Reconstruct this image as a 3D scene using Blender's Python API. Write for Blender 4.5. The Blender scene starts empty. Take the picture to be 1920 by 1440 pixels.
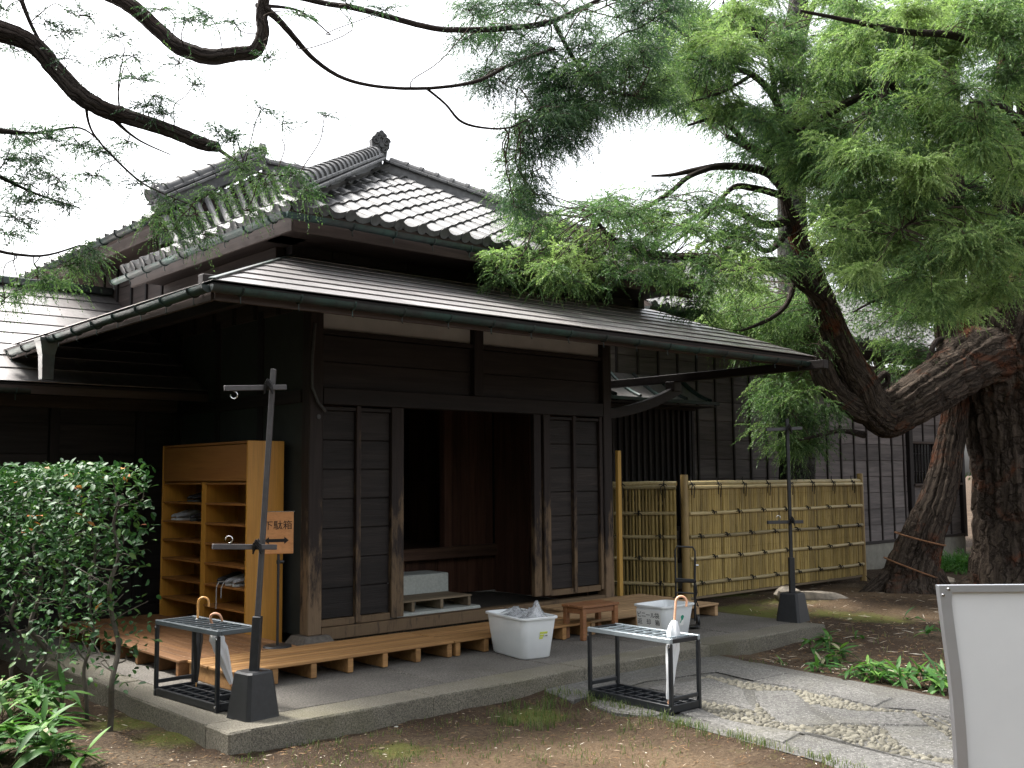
import bpy, math, random
import numpy as np
from mathutils import Vector, Matrix

# ------------------------------------------------------------------ camera, sky, sun, exposure
S = bpy.context.scene
COL = S.collection
PI = math.pi
F, YAW, PIT, ROL = 1946.95, 0.728841, 0.0885143, -0.0075190
CAM = np.array([-5.04467, -8.44400, 1.51757])
FW = np.array([math.sin(YAW)*math.cos(PIT), math.cos(YAW)*math.cos(PIT), math.sin(PIT)])
_r0 = np.array([math.cos(YAW), -math.sin(YAW), 0.0]); _u0 = np.cross(_r0, FW)
RT = _r0*math.cos(ROL) + _u0*math.sin(ROL)
UP = -_r0*math.sin(ROL) + _u0*math.cos(ROL)
cd = bpy.data.cameras.new('camera'); cam = bpy.data.objects.new('camera', cd); COL.objects.link(cam)
cam.matrix_world = Matrix(((RT[0], UP[0], -FW[0], CAM[0]), (RT[1], UP[1], -FW[1], CAM[1]), (RT[2], UP[2], -FW[2], CAM[2]), (0, 0, 0, 1)))
cd.sensor_width = 36.0; cd.lens = F/1920*36; cd.clip_start = 0.05; cd.clip_end = 2000
S.camera = cam

W = bpy.data.worlds.new('World'); S.world = W; W.use_nodes = True
wn, wl = W.node_tree.nodes, W.node_tree.links
bg = wn['Background']
sk = wn.new('ShaderNodeTexSky'); sk.sky_type = 'NISHITA'; sk.sun_disc = False
SUN_EL, SUN_AZ = math.radians(58), math.radians(-22)      # azimuth measured from +Y towards +X: behind the house, a little left
sk.sun_elevation = SUN_EL; sk.sun_rotation = SUN_AZ
sk.air_density = 1.0; sk.dust_density = 6.0; sk.ozone_density = 1.0
hs = wn.new('ShaderNodeHueSaturation'); hs.inputs['Saturation'].default_value = 0.22
wl.new(sk.outputs[0], hs.inputs['Color']); wl.new(hs.outputs[0], bg.inputs['Color'])
bg.inputs['Strength'].default_value = 0.15
sd = bpy.data.lights.new('sun', 'SUN'); sd.energy = 2.6; sd.angle = math.radians(14); sd.color = (1.0, 0.96, 0.9)
sun = bpy.data.objects.new('sun', sd); COL.objects.link(sun)
_sv = Vector((math.sin(SUN_AZ)*math.cos(SUN_EL), math.cos(SUN_AZ)*math.cos(SUN_EL), math.sin(SUN_EL)))
sun.rotation_euler = _sv.to_track_quat('Z', 'Y').to_euler(); sun.location = _sv*60
S.view_settings.view_transform = 'Standard'; S.view_settings.look = 'None'
S.view_settings.exposure = 1.9; S.view_settings.gamma = 1.0; S.view_settings.use_curve_mapping = False
S.render.engine = 'CYCLES'
S.cycles.max_bounces = 6; S.cycles.diffuse_bounces = 3; S.cycles.glossy_bounces = 3
S.cycles.transmission_bounces = 4; S.cycles.transparent_max_bounces = 8
S.cycles.use_denoising = True

# ------------------------------------------------------------------ where things stand (survey helpers)
def _ray(x, y): return FW + RT*(x-960)/F - UP*(y-720)/F
def at(x, y, d): return CAM + _ray(x, y)*d
def onz(x, y, z=0.0): r = _ray(x, y); return CAM + r*(z-CAM[2])/r[2]
def onx(x, y, X): r = _ray(x, y); return CAM + r*(X-CAM[0])/r[0]
def ony(x, y, Y): r = _ray(x, y); return CAM + r*(Y-CAM[1])/r[1]
RNG = np.random.default_rng(11); random.seed(5)

# ------------------------------------------------------------------ object helpers
def tag(o, label=None, cat=None, group=None, kind=None):
    if label: o['label'] = label
    if cat: o['category'] = cat
    if group: o['group'] = group
    if kind: o['kind'] = kind
    return o
def thing(name, label, cat, loc=(0, 0, 0), rz=0.0, group=None):
    o = bpy.data.objects.new(name, None); COL.objects.link(o)
    o.location = loc; o.rotation_euler = (0, 0, rz); o.empty_display_size = 0.1
    return tag(o, label, cat, group)
def link(name, me, parent=None, loc=None, rot=None, scale=None, matrix=None):
    o = bpy.data.objects.new(name, me); COL.objects.link(o)
    if parent is not None: o.parent = parent
    if matrix is not None: o.matrix_local = matrix
    else:
        if loc is not None: o.location = loc
        if rot is not None: o.rotation_euler = rot
        if scale is not None: o.scale = scale
    return o

_BOXF = None
def _bevbox(sx, sy, sz, b):
    hx, hy, hz = sx/2, sy/2, sz/2
    b = min(b, hx*.45, hy*.45, hz*.45)
    V = []; idx = {}
    for i in (-1, 1):
        for j in (-1, 1):
            for k in (-1, 1):
                idx[(i, j, k, 0)] = len(V); V.append((i*hx, j*(hy-b), k*(hz-b)))
                idx[(i, j, k, 1)] = len(V); V.append((i*(hx-b), j*hy, k*(hz-b)))
                idx[(i, j, k, 2)] = len(V); V.append((i*(hx-b), j*(hy-b), k*hz))
    Fs = []
    sg = (-1, 1)
    for s in sg:
        Fs.append([idx[(s, a, c, 0)] for a, c in ((-1, -1), (1, -1), (1, 1), (-1, 1))])
        Fs.append([idx[(a, s, c, 1)] for a, c in ((-1, -1), (1, -1), (1, 1), (-1, 1))])
        Fs.append([idx[(a, c, s, 2)] for a, c in ((-1, -1), (1, -1), (1, 1), (-1, 1))])
    for a in sg:
        for c in sg:
            Fs.append([idx[(-1, a, c, 1)], idx[(1, a, c, 1)], idx[(1, a, c, 2)], idx[(-1, a, c, 2)]])
            Fs.append([idx[(a, -1, c, 0)], idx[(a, 1, c, 0)], idx[(a, 1, c, 2)], idx[(a, -1, c, 2)]])
            Fs.append([idx[(a, c, -1, 0)], idx[(a, c, 1, 0)], idx[(a, c, 1, 1)], idx[(a, c, -1, 1)]])
            for e in sg: Fs.append([idx[(a, c, e, 0)], idx[(a, c, e, 1)], idx[(a, c, e, 2)]])
    Va = np.array(V); out = []
    for f in Fs:
        p = Va[f]; n = np.cross(p[1]-p[0], p[2]-p[0])
        out.append(f if n @ p.mean(0) > 0 else f[::-1])
    return V, out

class MB:
    """collects shapes and links them as one mesh"""
    def __init__(s): s.v = []; s.f = []; s.uv = []
    def add(s, V, Fc, uv=None):
        o = len(s.v); s.v.extend([tuple(map(float, v)) for v in V]); s.f.extend([[i+o for i in f] for f in Fc])
        s.uv.extend(uv if uv is not None else [(0.0, 0.0)]*len(V)); return s
    def box(s, c, d, b=0.004, M=None):
        V, Fc = _bevbox(*d, b)
        V = np.array(V)
        if M is not None: V = V @ np.array(M.to_3x3()).T
        return s.add(V + np.array(c), Fc)
    def bar(s, p0, p1, w, h, b=0.003, up=(0, 0, 1), ext=0.0):
        p0 = np.array(p0, float); p1 = np.array(p1, float); d = p1-p0; L = np.linalg.norm(d); d /= L
        u = np.array(up, float)
        if abs(u @ d) > .98: u = np.array([1.0, 0, 0])
        x = np.cross(u, d); x /= np.linalg.norm(x); z = np.cross(d, x)
        V, Fc = _bevbox(w, L+2*ext, h, b)
        V = np.array(V) @ np.array([x, d, z])
        return s.add(V + (p0+p1)/2, Fc)
    def tube(s, pts, r, n=8, caps=True, wob=None):
        P = np.array(pts, float); m = len(P)
        r = np.full(m, r) if np.isscalar(r) else np.array(r, float)
        T = np.gradient(P, axis=0); T /= np.linalg.norm(T, axis=1)[:, None]+1e-12
        a = np.array([0, 0, 1.0]) if abs(T[0, 2]) < .9 else np.array([1.0, 0, 0])
        X = np.cross(a, T[0]); X /= np.linalg.norm(X)
        V = []; UV = []; L = 0
        ang = np.linspace(0, 2*PI, n, endpoint=False)
        for i in range(m):
            X = X - T[i]*(X @ T[i]); X /= np.linalg.norm(X); Y = np.cross(T[i], X)
            if i: L += np.linalg.norm(P[i]-P[i-1])
            rr = r[i] if wob is None else r[i]*wob(ang, L)
            V.extend(P[i] + (np.cos(ang)*rr)[:, None]*X + (np.sin(ang)*rr)[:, None]*Y)
            UV.extend([(k/n, L) for k in range(n)])
        Fc = []
        for i in range(m-1):
            for k in range(n):
                k2 = (k+1) % n
                Fc.append([i*n+k, i*n+k2, (i+1)*n+k2, (i+1)*n+k])
        if caps: Fc.append(list(range(n))[::-1]); Fc.append([(m-1)*n+k for k in range(n)])
        return s.add(V, Fc, UV)
    def cyl(s, p0, p1, r0, r1=None, n=12, caps=True):
        return s.tube([p0, p1], [r0, r0 if r1 is None else r1], n, caps)
    def prism(s, poly, off):
        """closed polygon (3-D points) pushed along off"""
        P = np.array(poly, float); off = np.array(off, float); n = len(P)
        N = np.zeros(3)
        for i in range(n): N += np.cross(P[i], P[(i+1) % n])
        if N @ off > 0: P = P[::-1]
        V = np.vstack([P, P+off])
        Fc = [list(range(n)), [n+i for i in range(n)][::-1]] + [[i, n+i, n+(i+1) % n, (i+1) % n] for i in range(n)]
        return s.add(V, Fc)
    def sheet(s, V, Fc): return s.add(V, Fc)
    def mesh(s, name, mat, smooth=False):
        me = bpy.data.meshes.new(name); me.from_pydata(s.v, [], s.f)
        if any(u != (0.0, 0.0) for u in s.uv[:64]) or any(u != (0.0, 0.0) for u in s.uv[-64:]):
            uvl = me.uv_layers.new(name='UVMap')
            li = np.zeros(len(me.loops), dtype=np.int32); me.loops.foreach_get('vertex_index', li)
            UV = np.array(s.uv, dtype=np.float32)[li]
            # seam: keep each face's u continuous
            uvl.data.foreach_set('uv', UV.ravel())
        if mat is not None: me.materials.append(mat)
        if smooth:
            me.polygons.foreach_set('use_smooth', np.ones(len(me.polygons), dtype=bool))
            me.set_sharp_from_angle(angle=math.radians(42 if smooth is True else smooth))
        me.update(); return me
    def build(s, name, mat, parent=None, smooth=False, kind=None, label=None):
        o = link(name, s.mesh(name, mat, smooth), parent)
        if kind: o['kind'] = kind
        if label: o['label'] = label
        return o

_cache = {}
def piece(name, parent, mat, c, d, b=0.004, rot=None, label=None):
    """one box-shaped piece (plank, slat, post ...); alike pieces share their mesh"""
    key = (tuple(round(x, 4) for x in d), round(b, 4), mat.name)
    me = _cache.get(key)
    if me is None: me = _cache[key] = MB().box((0, 0, 0), d, b).mesh(name, mat)
    o = link(name, me, parent, c, rot)
    if label: o['label'] = label
    return o
def fast_mesh(name, V, Fc, mat, attr=None, smooth=False):
    """V (n,3), Fc (m,3 or 4) arrays"""
    V = np.ascontiguousarray(V, dtype=np.float32); Fc = np.ascontiguousarray(Fc, dtype=np.int32); m, k = Fc.shape
    me = bpy.data.meshes.new(name)
    me.vertices.add(len(V)); me.vertices.foreach_set('co', V.ravel())
    me.loops.add(m*k); me.loops.foreach_set('vertex_index', Fc.ravel())
    me.polygons.add(m); me.polygons.foreach_set('loop_start', np.arange(0, m*k, k, dtype=np.int32))
    if smooth: me.polygons.foreach_set('use_smooth', np.ones(m, dtype=bool))
    me.update(calc_edges=True)
    if attr is not None:
        for nm, (dom, arr) in attr.items():
            a = me.attributes.new(nm, 'FLOAT', dom); a.data.foreach_set('value', np.ascontiguousarray(arr, dtype=np.float32))
    if mat is not None: me.materials.append(mat)
    return me

# ------------------------------------------------------------------ materials
class NT:
    def __init__(s, name):
        s.m = bpy.data.materials.new(name); s.m.use_nodes = True; s.t = s.m.node_tree; s.t.nodes.clear()
        s.out = s.n('ShaderNodeOutputMaterial'); s.b = s.n('ShaderNodeBsdfPrincipled'); s.l(s.b.outputs[0], s.out.inputs[0])
    def n(s, t, **kw):
        x = s.t.nodes.new(t)
        for k, v in kw.items(): setattr(x, k, v)
        return x
    def l(s, a, b): s.t.links.new(a, b)
    def set(s, node, key, v):
        if hasattr(v, 'is_output') or isinstance(v, bpy.types.NodeSocket): s.l(v, node.inputs[key])
        else: node.inputs[key].default_value = v
    def mix(s, f, a, b, mode='MIX'):
        x = s.n('ShaderNodeMix', data_type='RGBA', blend_type=mode)
        for k, v in ((0, f), (6, a), (7, b)):
            if isinstance(v, tuple): v = v if len(v) == 4 else (*v, 1)
            s.set(x, k, v)
        return x.outputs[2]
    def math(s, op, a, b=0.0, c=0.0):
        x = s.n('ShaderNodeMath', operation=op); s.set(x, 0, a); s.set(x, 1, b); s.set(x, 2, c); return x.outputs[0]
    def ramp(s, f, stops):
        x = s.n('ShaderNodeValToRGB'); e = x.color_ramp.elements
        while len(e) < len(stops): e.new(.5)
        for i, (p, c) in enumerate(stops):
            e[i].position = p; e[i].color = (*c, 1) if isinstance(c, tuple) else (c, c, c, 1)
        s.l(f, x.inputs[0]); return x.outputs[0]
    def pos(s, scale=(1, 1, 1), world=True, rand=0.0):
        if world: v = s.n('ShaderNodeNewGeometry').outputs['Position']
        else: v = s.n('ShaderNodeTexCoord').outputs['Object']
        if rand:
            oi = s.n('ShaderNodeObjectInfo'); k = s.n('ShaderNodeVectorMath', operation='SCALE'); k.inputs[0].default_value = (rand, rand*1.7, rand*.6)
            s.l(oi.outputs['Random'], k.inputs['Scale']); ad = s.n('ShaderNodeVectorMath', operation='ADD'); s.l(v, ad.inputs[0]); s.l(k.outputs[0], ad.inputs[1]); v = ad.outputs[0]
        m = s.n('ShaderNodeMapping'); m.inputs['Scale'].default_value = scale; s.l(v, m.inputs[0]); return m.outputs[0]
    def noise(s, v, scale=5.0, detail=4.0, rough=.55, dist=0.0):
        x = s.n('ShaderNodeTexNoise'); s.l(v, x.inputs['Vector'])
        for k, q in (('Scale', scale), ('Detail', detail), ('Roughness', rough), ('Distortion', dist)): x.inputs[k].default_value = q
        return x.outputs[0]
    def voro(s, v, scale=20.0, feature='F1'):
        x = s.n('ShaderNodeTexVoronoi', feature=feature); s.l(v, x.inputs['Vector']); x.inputs['Scale'].default_value = scale; return x
    def bump(s, h, strength=.3, dist=.01):
        x = s.n('ShaderNodeBump'); s.l(h, x.inputs['Height']); x.inputs['Strength'].default_value = strength; x.inputs['Distance'].default_value = dist
        s.l(x.outputs[0], s.b.inputs['Normal'])
    def fin(s, col=None, rough=None, metal=None, spec=None):
        for k, v in (('Base Color', col), ('Roughness', rough), ('Metallic', metal), ('Specular IOR Level', spec)):
            if v is None: continue
            if isinstance(v, tuple): v = v if len(v) == 4 else (*v, 1)
            s.set(s.b, k, v)
        return s.m
    def objrand(s, lo, hi):
        oi = s.n('ShaderNodeObjectInfo'); return s.math('MULTIPLY_ADD', oi.outputs['Random'], hi-lo, lo)

def wood(name, c0, c1, axis, rough=.7, bump=.35, fine=26.0, var=.25, spec=.3, worn=None, blotch=None):
    t = NT(name); ax = 'xyz'.index(axis)
    sc = [1.0]*3
    for i in range(3): sc[i] = .55 if i == ax else fine*.4
    p = t.pos(tuple(sc), rand=9.0)
    g = t.noise(p, 1.6, 6, .62, .7)
    sc2 = [fine*2.2]*3; sc2[ax] = 1.6
    g2 = t.noise(t.pos(tuple(sc2), rand=5.0), 2.0, 4, .6)
    c = t.ramp(g, [(.3, c0), (.72, c1)])
    k = t.math('MULTIPLY_ADD', g2, .7, .62)
    c = t.mix(1.0, c, t.ramp(k, [(0, 0.0), (1, 1.0)]), 'MULTIPLY')
    v = t.objrand(1-var, 1+var)
    h = t.n('ShaderNodeHueSaturation'); t.l(c, h.inputs['Color']); t.l(v, h.inputs['Value']); c = h.outputs[0]
    if worn:      # weathered: bare pale wood showing through in patches low on the timber
        z0, z1, wc = worn
        sx = t.n('ShaderNodeSeparateXYZ'); t.l(t.n('ShaderNodeNewGeometry').outputs['Position'], sx.inputs[0])
        zz = t.math('SUBTRACT', 1.0, t.math('DIVIDE', t.math('SUBTRACT', sx.outputs[2], z0), z1-z0))
        nn = t.noise(t.pos((7, 7, 1.6)), 1.6, 6, .7)
        f = t.math('MULTIPLY', t.math('ADD', zz, t.math('MULTIPLY_ADD', nn, 2.8, -1.40)), 1.0)
        f = t.ramp(f, [(.25, 0.0), (.75, 1.0)])
        c = t.mix(f, c, t.mix(g2, tuple(x*.6 for x in wc), wc))
    if blotch:
        nb = t.noise(t.pos((2.2, 2.2, 2.2), rand=3.0), 1.5, 5, .6)
        c = t.mix(t.ramp(nb, [(.5, 0.0), (.66, 1.0)]), c, blotch)
    hh = t.math('ADD', t.math('MULTIPLY', g, .6), g2)
    t.bump(hh, bump, .004)
    return t.fin(c, rough, spec=spec)

def plain(name, c, rough=.5, metal=0.0, noise=.15, scale=18.0, spec=.5, bump=.1):
    t = NT(name); g = t.noise(t.pos((1, 1, 1), rand=4.0), scale, 5, .6)
    lo = tuple(x*(1-noise) for x in c); hi = tuple(min(1, x*(1+noise)) for x in c)
    col = t.ramp(g, [(.3, lo), (.7, hi)])
    if bump: t.bump(g, bump, .003)
    r = t.math('MULTIPLY_ADD', g, .25, rough-.12)
    return t.fin(col, r, metal, spec)

M = {}
M['dark'] = wood('dark_wall_wood', (.010, .0075, .0075), (.032, .025, .024), 'x', .62, .5, worn=None)
M['plank'] = wood('weathered_plank', (.0095, .0072, .0065), (.034, .026, .0225), 'x', .62, 1.0, 26, .34)
M['post'] = wood('worn_post', (.012, .008, .007), (.030, .021, .018), 'z', .65, .7, 26, .2, worn=(.05, 1.25, (.24, .16, .095)))
M['stile'] = wood('worn_stile', (.014, .009, .008), (.034, .023, .019), 'z', .65, .7, 30, .25, worn=(-.2, 1.7, (.19, .125, .07)))
M['beam'] = wood('dark_beam', (.011, .008, .007), (.030, .022, .020), 'x', .65, .5, 24, .15)
M['beamy'] = wood('dark_beam_long', (.011, .008, .007), (.030, .022, .020), 'y', .65, .5, 24, .15)
M['fascia'] = wood('eave_board', (.035, .024, .020), (.075, .053, .044), 'x', .7, .5, 22, .15)
M['fasciay'] = wood('eave_board_side', (.035, .024, .020), (.075, .053, .044), 'y', .7, .5, 22, .15)
M['batten'] = wood('batten_wood', (.010, .008, .008), (.026, .020, .020), 'z', .7, .5, 24, .15)
M['side'] = wood('side_wall_board', (.032, .024, .022), (.075, .056, .050), 'y', .72, .5, 20, .3)
M['rear'] = wood('rear_wall_board', (.075, .066, .064), (.18, .155, .148), 'x', .75, .8, 20, .28)
M['in'] = wood('inner_wood', (.065, .036, .024), (.15, .085, .056), 'x', .6, .4, 22, .3)
M['inz'] = wood('inner_wood_upright', (.070, .033, .021), (.16, .077, .05), 'z', .6, .4, 22, .3)
M['deck'] = wood('deck_slat_wood', (.23, .118, .043), (.40, .22, .085), 'x', .6, .4, 30, .2, spec=.35)
M['deckpale'] = wood('pale_deck_wood', (.33, .20, .10), (.50, .33, .18), 'x', .6, .35, 30, .16, spec=.35)
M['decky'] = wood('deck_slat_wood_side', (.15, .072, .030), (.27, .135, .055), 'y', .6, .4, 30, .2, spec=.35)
M['stool'] = wood('stool_wood', (.20, .085, .035), (.33, .15, .065), 'x', .5, .35, 26, .15, spec=.4)
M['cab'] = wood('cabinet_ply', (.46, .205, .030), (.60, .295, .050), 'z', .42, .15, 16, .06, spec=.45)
M['cabshade'] = wood('cabinet_ply_shaded', (.24, .095, .022), (.33, .145, .036), 'y', .45, .15, 16, .08, spec=.4)  # level-grained ply, darkened with the shade that lies on the cabinet front
M['newpost'] = wood('yellow_post_wood', (.46, .26, .055), (.58, .35, .085), 'z', .5, .2, 18, .05)
M['sign'] = wood('sign_wood', (.48, .215, .080), (.60, .29, .12), 'x', .5, .2, 14, .05)
M['oldsunoko'] = wood('old_slat_wood', (.16, .12, .075), (.27, .21, .14), 'x', .75, .4, 26, .2)
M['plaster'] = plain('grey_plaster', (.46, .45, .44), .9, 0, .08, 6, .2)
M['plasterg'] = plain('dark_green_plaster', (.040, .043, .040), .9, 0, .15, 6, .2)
M['black'] = plain('black_paint', (.016, .017, .019), .45, 0, .3, 30)
M['blacksteel'] = plain('black_steel', (.012, .014, .017), .35, .0, .3, 20, .5)
M['greysteel'] = plain('grey_steel', (.30, .345, .37), .36, .3, .08, 20, .5)
M['darkgrid'] = plain('dark_grid_steel', (.075, .09, .10), .36, .2, .1, 20, .5)
M['chrome'] = plain('bright_metal', (.7, .7, .7), .2, 1.0, .05, 20, .5, 0)
M['bamboohandle'] = plain('cane_handle', (.62, .33, .11), .35, 0, .15, 30)
M['pinkhandle'] = plain('pale_cane_handle', (.66, .36, .22), .35, 0, .1, 30)
M['rope'] = plain('black_rope', (.010, .009, .009), .8, 0, .3, 60)
M['strawrope'] = plain('straw_rope', (.20, .095, .045), .85, 0, .3, 60)
M['ink'] = plain('black_ink', (.012, .010, .009), .5, 0, .1, 30, .3, 0)
M['greenink'] = plain('green_print', (.02, .27, .17), .5, 0, .1, 30, .3, 0)
M['yellowlabel'] = plain('yellow_label', (.55, .62, .10), .5, 0, .1, 30, .3, 0)
M['whitelabel'] = plain('white_label', (.78, .78, .76), .5, 0, .03, 30, .3, 0)
M['shoe'] = plain('dark_shoe', (.018, .018, .020), .5, 0, .2, 20)
M['shoegrey'] = plain('grey_shoe', (.33, .33, .34), .55, 0, .15, 20)
M['sole'] = plain('shoe_sole', (.5, .5, .49), .6, 0, .1, 20)
M['alu'] = plain('aluminium', (.50, .51, .53), .32, .55, .03, 12, .5, .02)
M['board'] = plain('white_board', (.76, .77, .775), .5, 0, .04, 2.2, .4, 0)
M['stone'] = plain('pale_granite', (.46, .48, .44), .8, 0, .14, 40, .3, .2)
M['footstone'] = plain('foundation_stone', (.13, .115, .10), .85, 0, .3, 24, .2, .4)
M['rock'] = plain('garden_rock', (.24, .21, .17), .85, 0, .3, 14, .2, .5)
M['foundation'] = plain('foundation_concrete', (.20, .19, .16), .9, 0, .2, 8, .2, .2)
M['cable'] = plain('grey_pipe', (.05, .05, .052), .5, 0, .2, 20)

def mat_copper(name, base, rough=.36, green=.25):
    t = NT(name); p = t.pos((1, 1, 1), rand=7.0)
    g = t.noise(p, 3.0, 6, .6); s2 = t.noise(t.pos((10, 1.5, 10), rand=3.0), 1.5, 5, .6)
    c = t.mix(t.ramp(g, [(.42, 0.0), (.7, 1.0)]), base, (base[0]*(1-.3*green), base[1]*(1-.05*green)+.09*green, base[2]*(1-.08*green)+.065*green))
    c = t.mix(t.ramp(s2, [(.45, 0.0), (.75, .6)]), c, tuple(x*.5 for x in base))
    h = t.n('ShaderNodeHueSaturation'); t.l(c, h.inputs['Color']); t.l(t.objrand(.8, 1.2), h.inputs['Value'])
    t.bump(t.noise(p, 1.3, 3, .5), .06, .02)
    r = t.math('MULTIPLY_ADD', s2, .22, rough-.1)
    return t.fin(h.outputs[0], r, .55, .5)
M['copper'] = mat_copper('copper_sheet', (.33, .31, .305), .34, .08)
M['gutter'] = mat_copper('verdigris_gutter', (.042, .050, .049), .5, .42)
M['ridgecap'] = mat_copper('copper_cap', (.06, .062, .06), .4, .3)
def mat_tile():
    t = NT('roof_tile_clay'); p = t.pos((1, 1, 1), rand=7.0)
    g = t.noise(p, 14, 5, .6); g2 = t.noise(p, 3, 4, .6)
    c = t.ramp(g, [(.3, (.055, .055, .056)), (.7, (.115, .114, .115))])
    c = t.mix(t.ramp(g2, [(.55, 0.0), (.75, .5)]), c, (.16, .155, .14))
    h = t.n('ShaderNodeHueSaturation'); t.l(c, h.inputs['Color']); t.l(t.objrand(.7, 1.3), h.inputs['Value'])
    t.bump(g, .15, .004)
    return t.fin(h.outputs[0], t.math('MULTIPLY_ADD', g2, .3, .40), 0.0, .45)
M['tile'] = mat_tile()
def mat_concrete(name, base, speck=.6, sc=1.0, stain=(.055, .05, .032), stainamt=.5):
    t = NT(name); p = t.pos((1, 1, 1))
    g = t.noise(p, 1.7, 6, .62); f = t.noise(p, 55*sc, 3, .6); v = t.voro(p, 75*sc)
    c = t.ramp(g, [(.28, tuple(x*.66 for x in base)), (.7, tuple(x*1.2 for x in base))])
    c = t.mix(t.ramp(f, [(.38, .95), (.60, 0.0)]), c, tuple(x*.42 for x in base))
    sp = t.ramp(v.outputs['Distance'], [(.10, 1.0), (.30, 0.0)])
    sel = t.n('ShaderNodeSeparateColor'); t.l(v.outputs['Color'], sel.inputs[0])
    sp = t.math('MULTIPLY', sp, t.math('MULTIPLY', t.math('GREATER_THAN', sel.outputs[0], .55), speck))
    c = t.mix(sp, c, tuple(min(.7, x*2.7) for x in base))
    st = t.noise(p, .9, 7, .68, .5)
    c = t.mix(t.ramp(st, [(.50, 0.0), (.68, stainamt)]), c, stain)
    h = t.n('ShaderNodeHueSaturation'); t.l(c, h.inputs['Color']); t.l(t.objrand(.86, 1.14), h.inputs['Value'])
    t.bump(t.math('ADD', t.math('MULTIPLY', v.outputs['Distance'], -.9), f), .55, .006)
    return t.fin(h.outputs[0], .85, 0, .3)
M['apron'] = mat_concrete('apron_concrete', (.165, .152, .134), .6, 1.3)
M['kerb'] = mat_concrete('kerb_concrete', (.20, .183, .145), .4, 1.6, (.09, .085, .04), .55)
M['slab'] = mat_concrete('path_slab', (.140, .136, .127), 1.0, .9, (.10, .095, .07), .5)
M['mortar'] = mat_concrete('path_mortar', (.118, .114, .104), .9, .9)
def mat_pebble():
    t = NT('pebble_stone'); p = t.pos((1, 1, 1))
    g = t.noise(p, 30, 5, .6); c = t.ramp(g, [(.3, (.100, .093, .072)), (.7, (.175, .163, .128))])
    h = t.n('ShaderNodeHueSaturation'); t.l(c, h.inputs['Color']); t.l(t.objrand(.65, 1.25), h.inputs['Value'])
    t.bump(g, .3, .004); return t.fin(h.outputs[0], .8, 0, .3)
M['pebble'] = mat_pebble()
def mat_soil():
    t = NT('garden_soil'); p = t.pos((1, 1, 1))
    g = t.noise(p, 1.1, 8, .66); f = t.noise(p, 38, 5, .7); v = t.voro(p, 46)
    c = t.ramp(g, [(.32, (.034, .023, .015)), (.5, (.066, .045, .029)), (.68, (.135, .105, .070))])
    c = t.mix(t.ramp(f, [(.38, .9), (.6, 0.0)]), c, (.034, .022, .014))
    sel = t.n('ShaderNodeSeparateColor'); t.l(v.outputs['Color'], sel.inputs[0])
    sp = t.math('MULTIPLY', t.ramp(v.outputs['Distance'], [(.12, 1.0), (.3, 0.0)]), t.math('GREATER_THAN', sel.outputs[1], .87))
    c = t.mix(t.math('MULTIPLY', sp, .75), c, (.30, .25, .19))
    a = t.n('ShaderNodeAttribute', attribute_name='moss'); m2 = t.noise(p, 9, 6, .7)
    mm = t.ramp(t.math('ADD', a.outputs['Fac'], t.math('MULTIPLY_ADD', m2, 1.1, -.62)), [(.22, 0.0), (.6, .92)])
    c = t.mix(mm, c, t.mix(t.noise(p, 60, 3, .6), (.045, .052, .012), (.14, .15, .035)))
    b = t.n('ShaderNodeAttribute', attribute_name='sand')
    c = t.mix(t.math('MULTIPLY', b.outputs['Fac'], t.ramp(f, [(.35, .35), (.65, .95)])), c, (.165, .115, .070))
    t.bump(t.math('ADD', t.math('MULTIPLY', f, 1.0), t.math('MULTIPLY', m2, .9)), 1.0, .03)
    return t.fin(c, .95, 0, .15)
M['soil'] = mat_soil()
def mat_bark(name, c0, c1, red, ku=44.0, kv=2.2, redamt=.6):
    t = NT(name); uv = t.n('ShaderNodeUVMap').outputs[0]
    m = t.n('ShaderNodeMapping'); m.inputs['Scale'].default_value = (ku, kv, 1); t.l(uv, m.inputs[0])
    p3 = t.pos((1, 1, 1)); w = t.noise(p3, 22, 6, .72); w2 = t.noise(p3, 5, 5, .65)
    g = t.noise(m.outputs[0], 1.0, 8, .68, 1.6)
    m2 = t.n('ShaderNodeMapping'); m2.inputs['Scale'].default_value = (ku*.42, kv*.75, 1); t.l(uv, m2.inputs[0])
    v = t.n('ShaderNodeTexVoronoi', feature='DISTANCE_TO_EDGE'); v.inputs['Scale'].default_value = 1.0
    dm = t.n('ShaderNodeVectorMath', operation='ADD'); t.l(m2.outputs[0], dm.inputs[0])
    sc = t.n('ShaderNodeVectorMath', operation='SCALE'); nz = t.n('ShaderNodeTexNoise'); nz.inputs['Scale'].default_value = 7; nz.inputs['Detail'].default_value = 4; t.l(p3, nz.inputs['Vector'])
    t.l(nz.outputs[1], sc.inputs[0]); sc.inputs['Scale'].default_value = 1.5; t.l(sc.outputs[0], dm.inputs[1]); t.l(dm.outputs[0], v.inputs['Vector'])
    crack = t.ramp(v.outputs['Distance'], [(.0, 0.0), (.14, 1.0)])
    f = t.math('ADD', t.math('MULTIPLY', g, .55), t.math('ADD', t.math('MULTIPLY', w, .25), t.math('MULTIPLY', w2, .2)))
    c = t.ramp(f, [(.36, c0), (.50, tuple(a*.55+b*.45 for a, b in zip(c0, c1))), (.64, c1)])
    r = t.noise(p3, 1.9, 6, .68, .8)
    c = t.mix(t.ramp(r, [(.53, 0.0), (.66, redamt)]), c, t.mix(g, tuple(x*.35 for x in red), red))
    c = t.mix(t.math('MULTIPLY_ADD', crack, .7, .3), tuple(x*.55 for x in c0), c)
    t.bump(t.math('ADD', t.math('MULTIPLY', crack, .55), t.math('ADD', g, t.math('MULTIPLY', w, .45))), 1.0, .035)
    return t.fin(c, .92, 0, .12)
M['bark'] = mat_bark('juniper_bark', (.020, .015, .012), (.135, .106, .084), (.20, .060, .022), redamt=.75)
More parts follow.
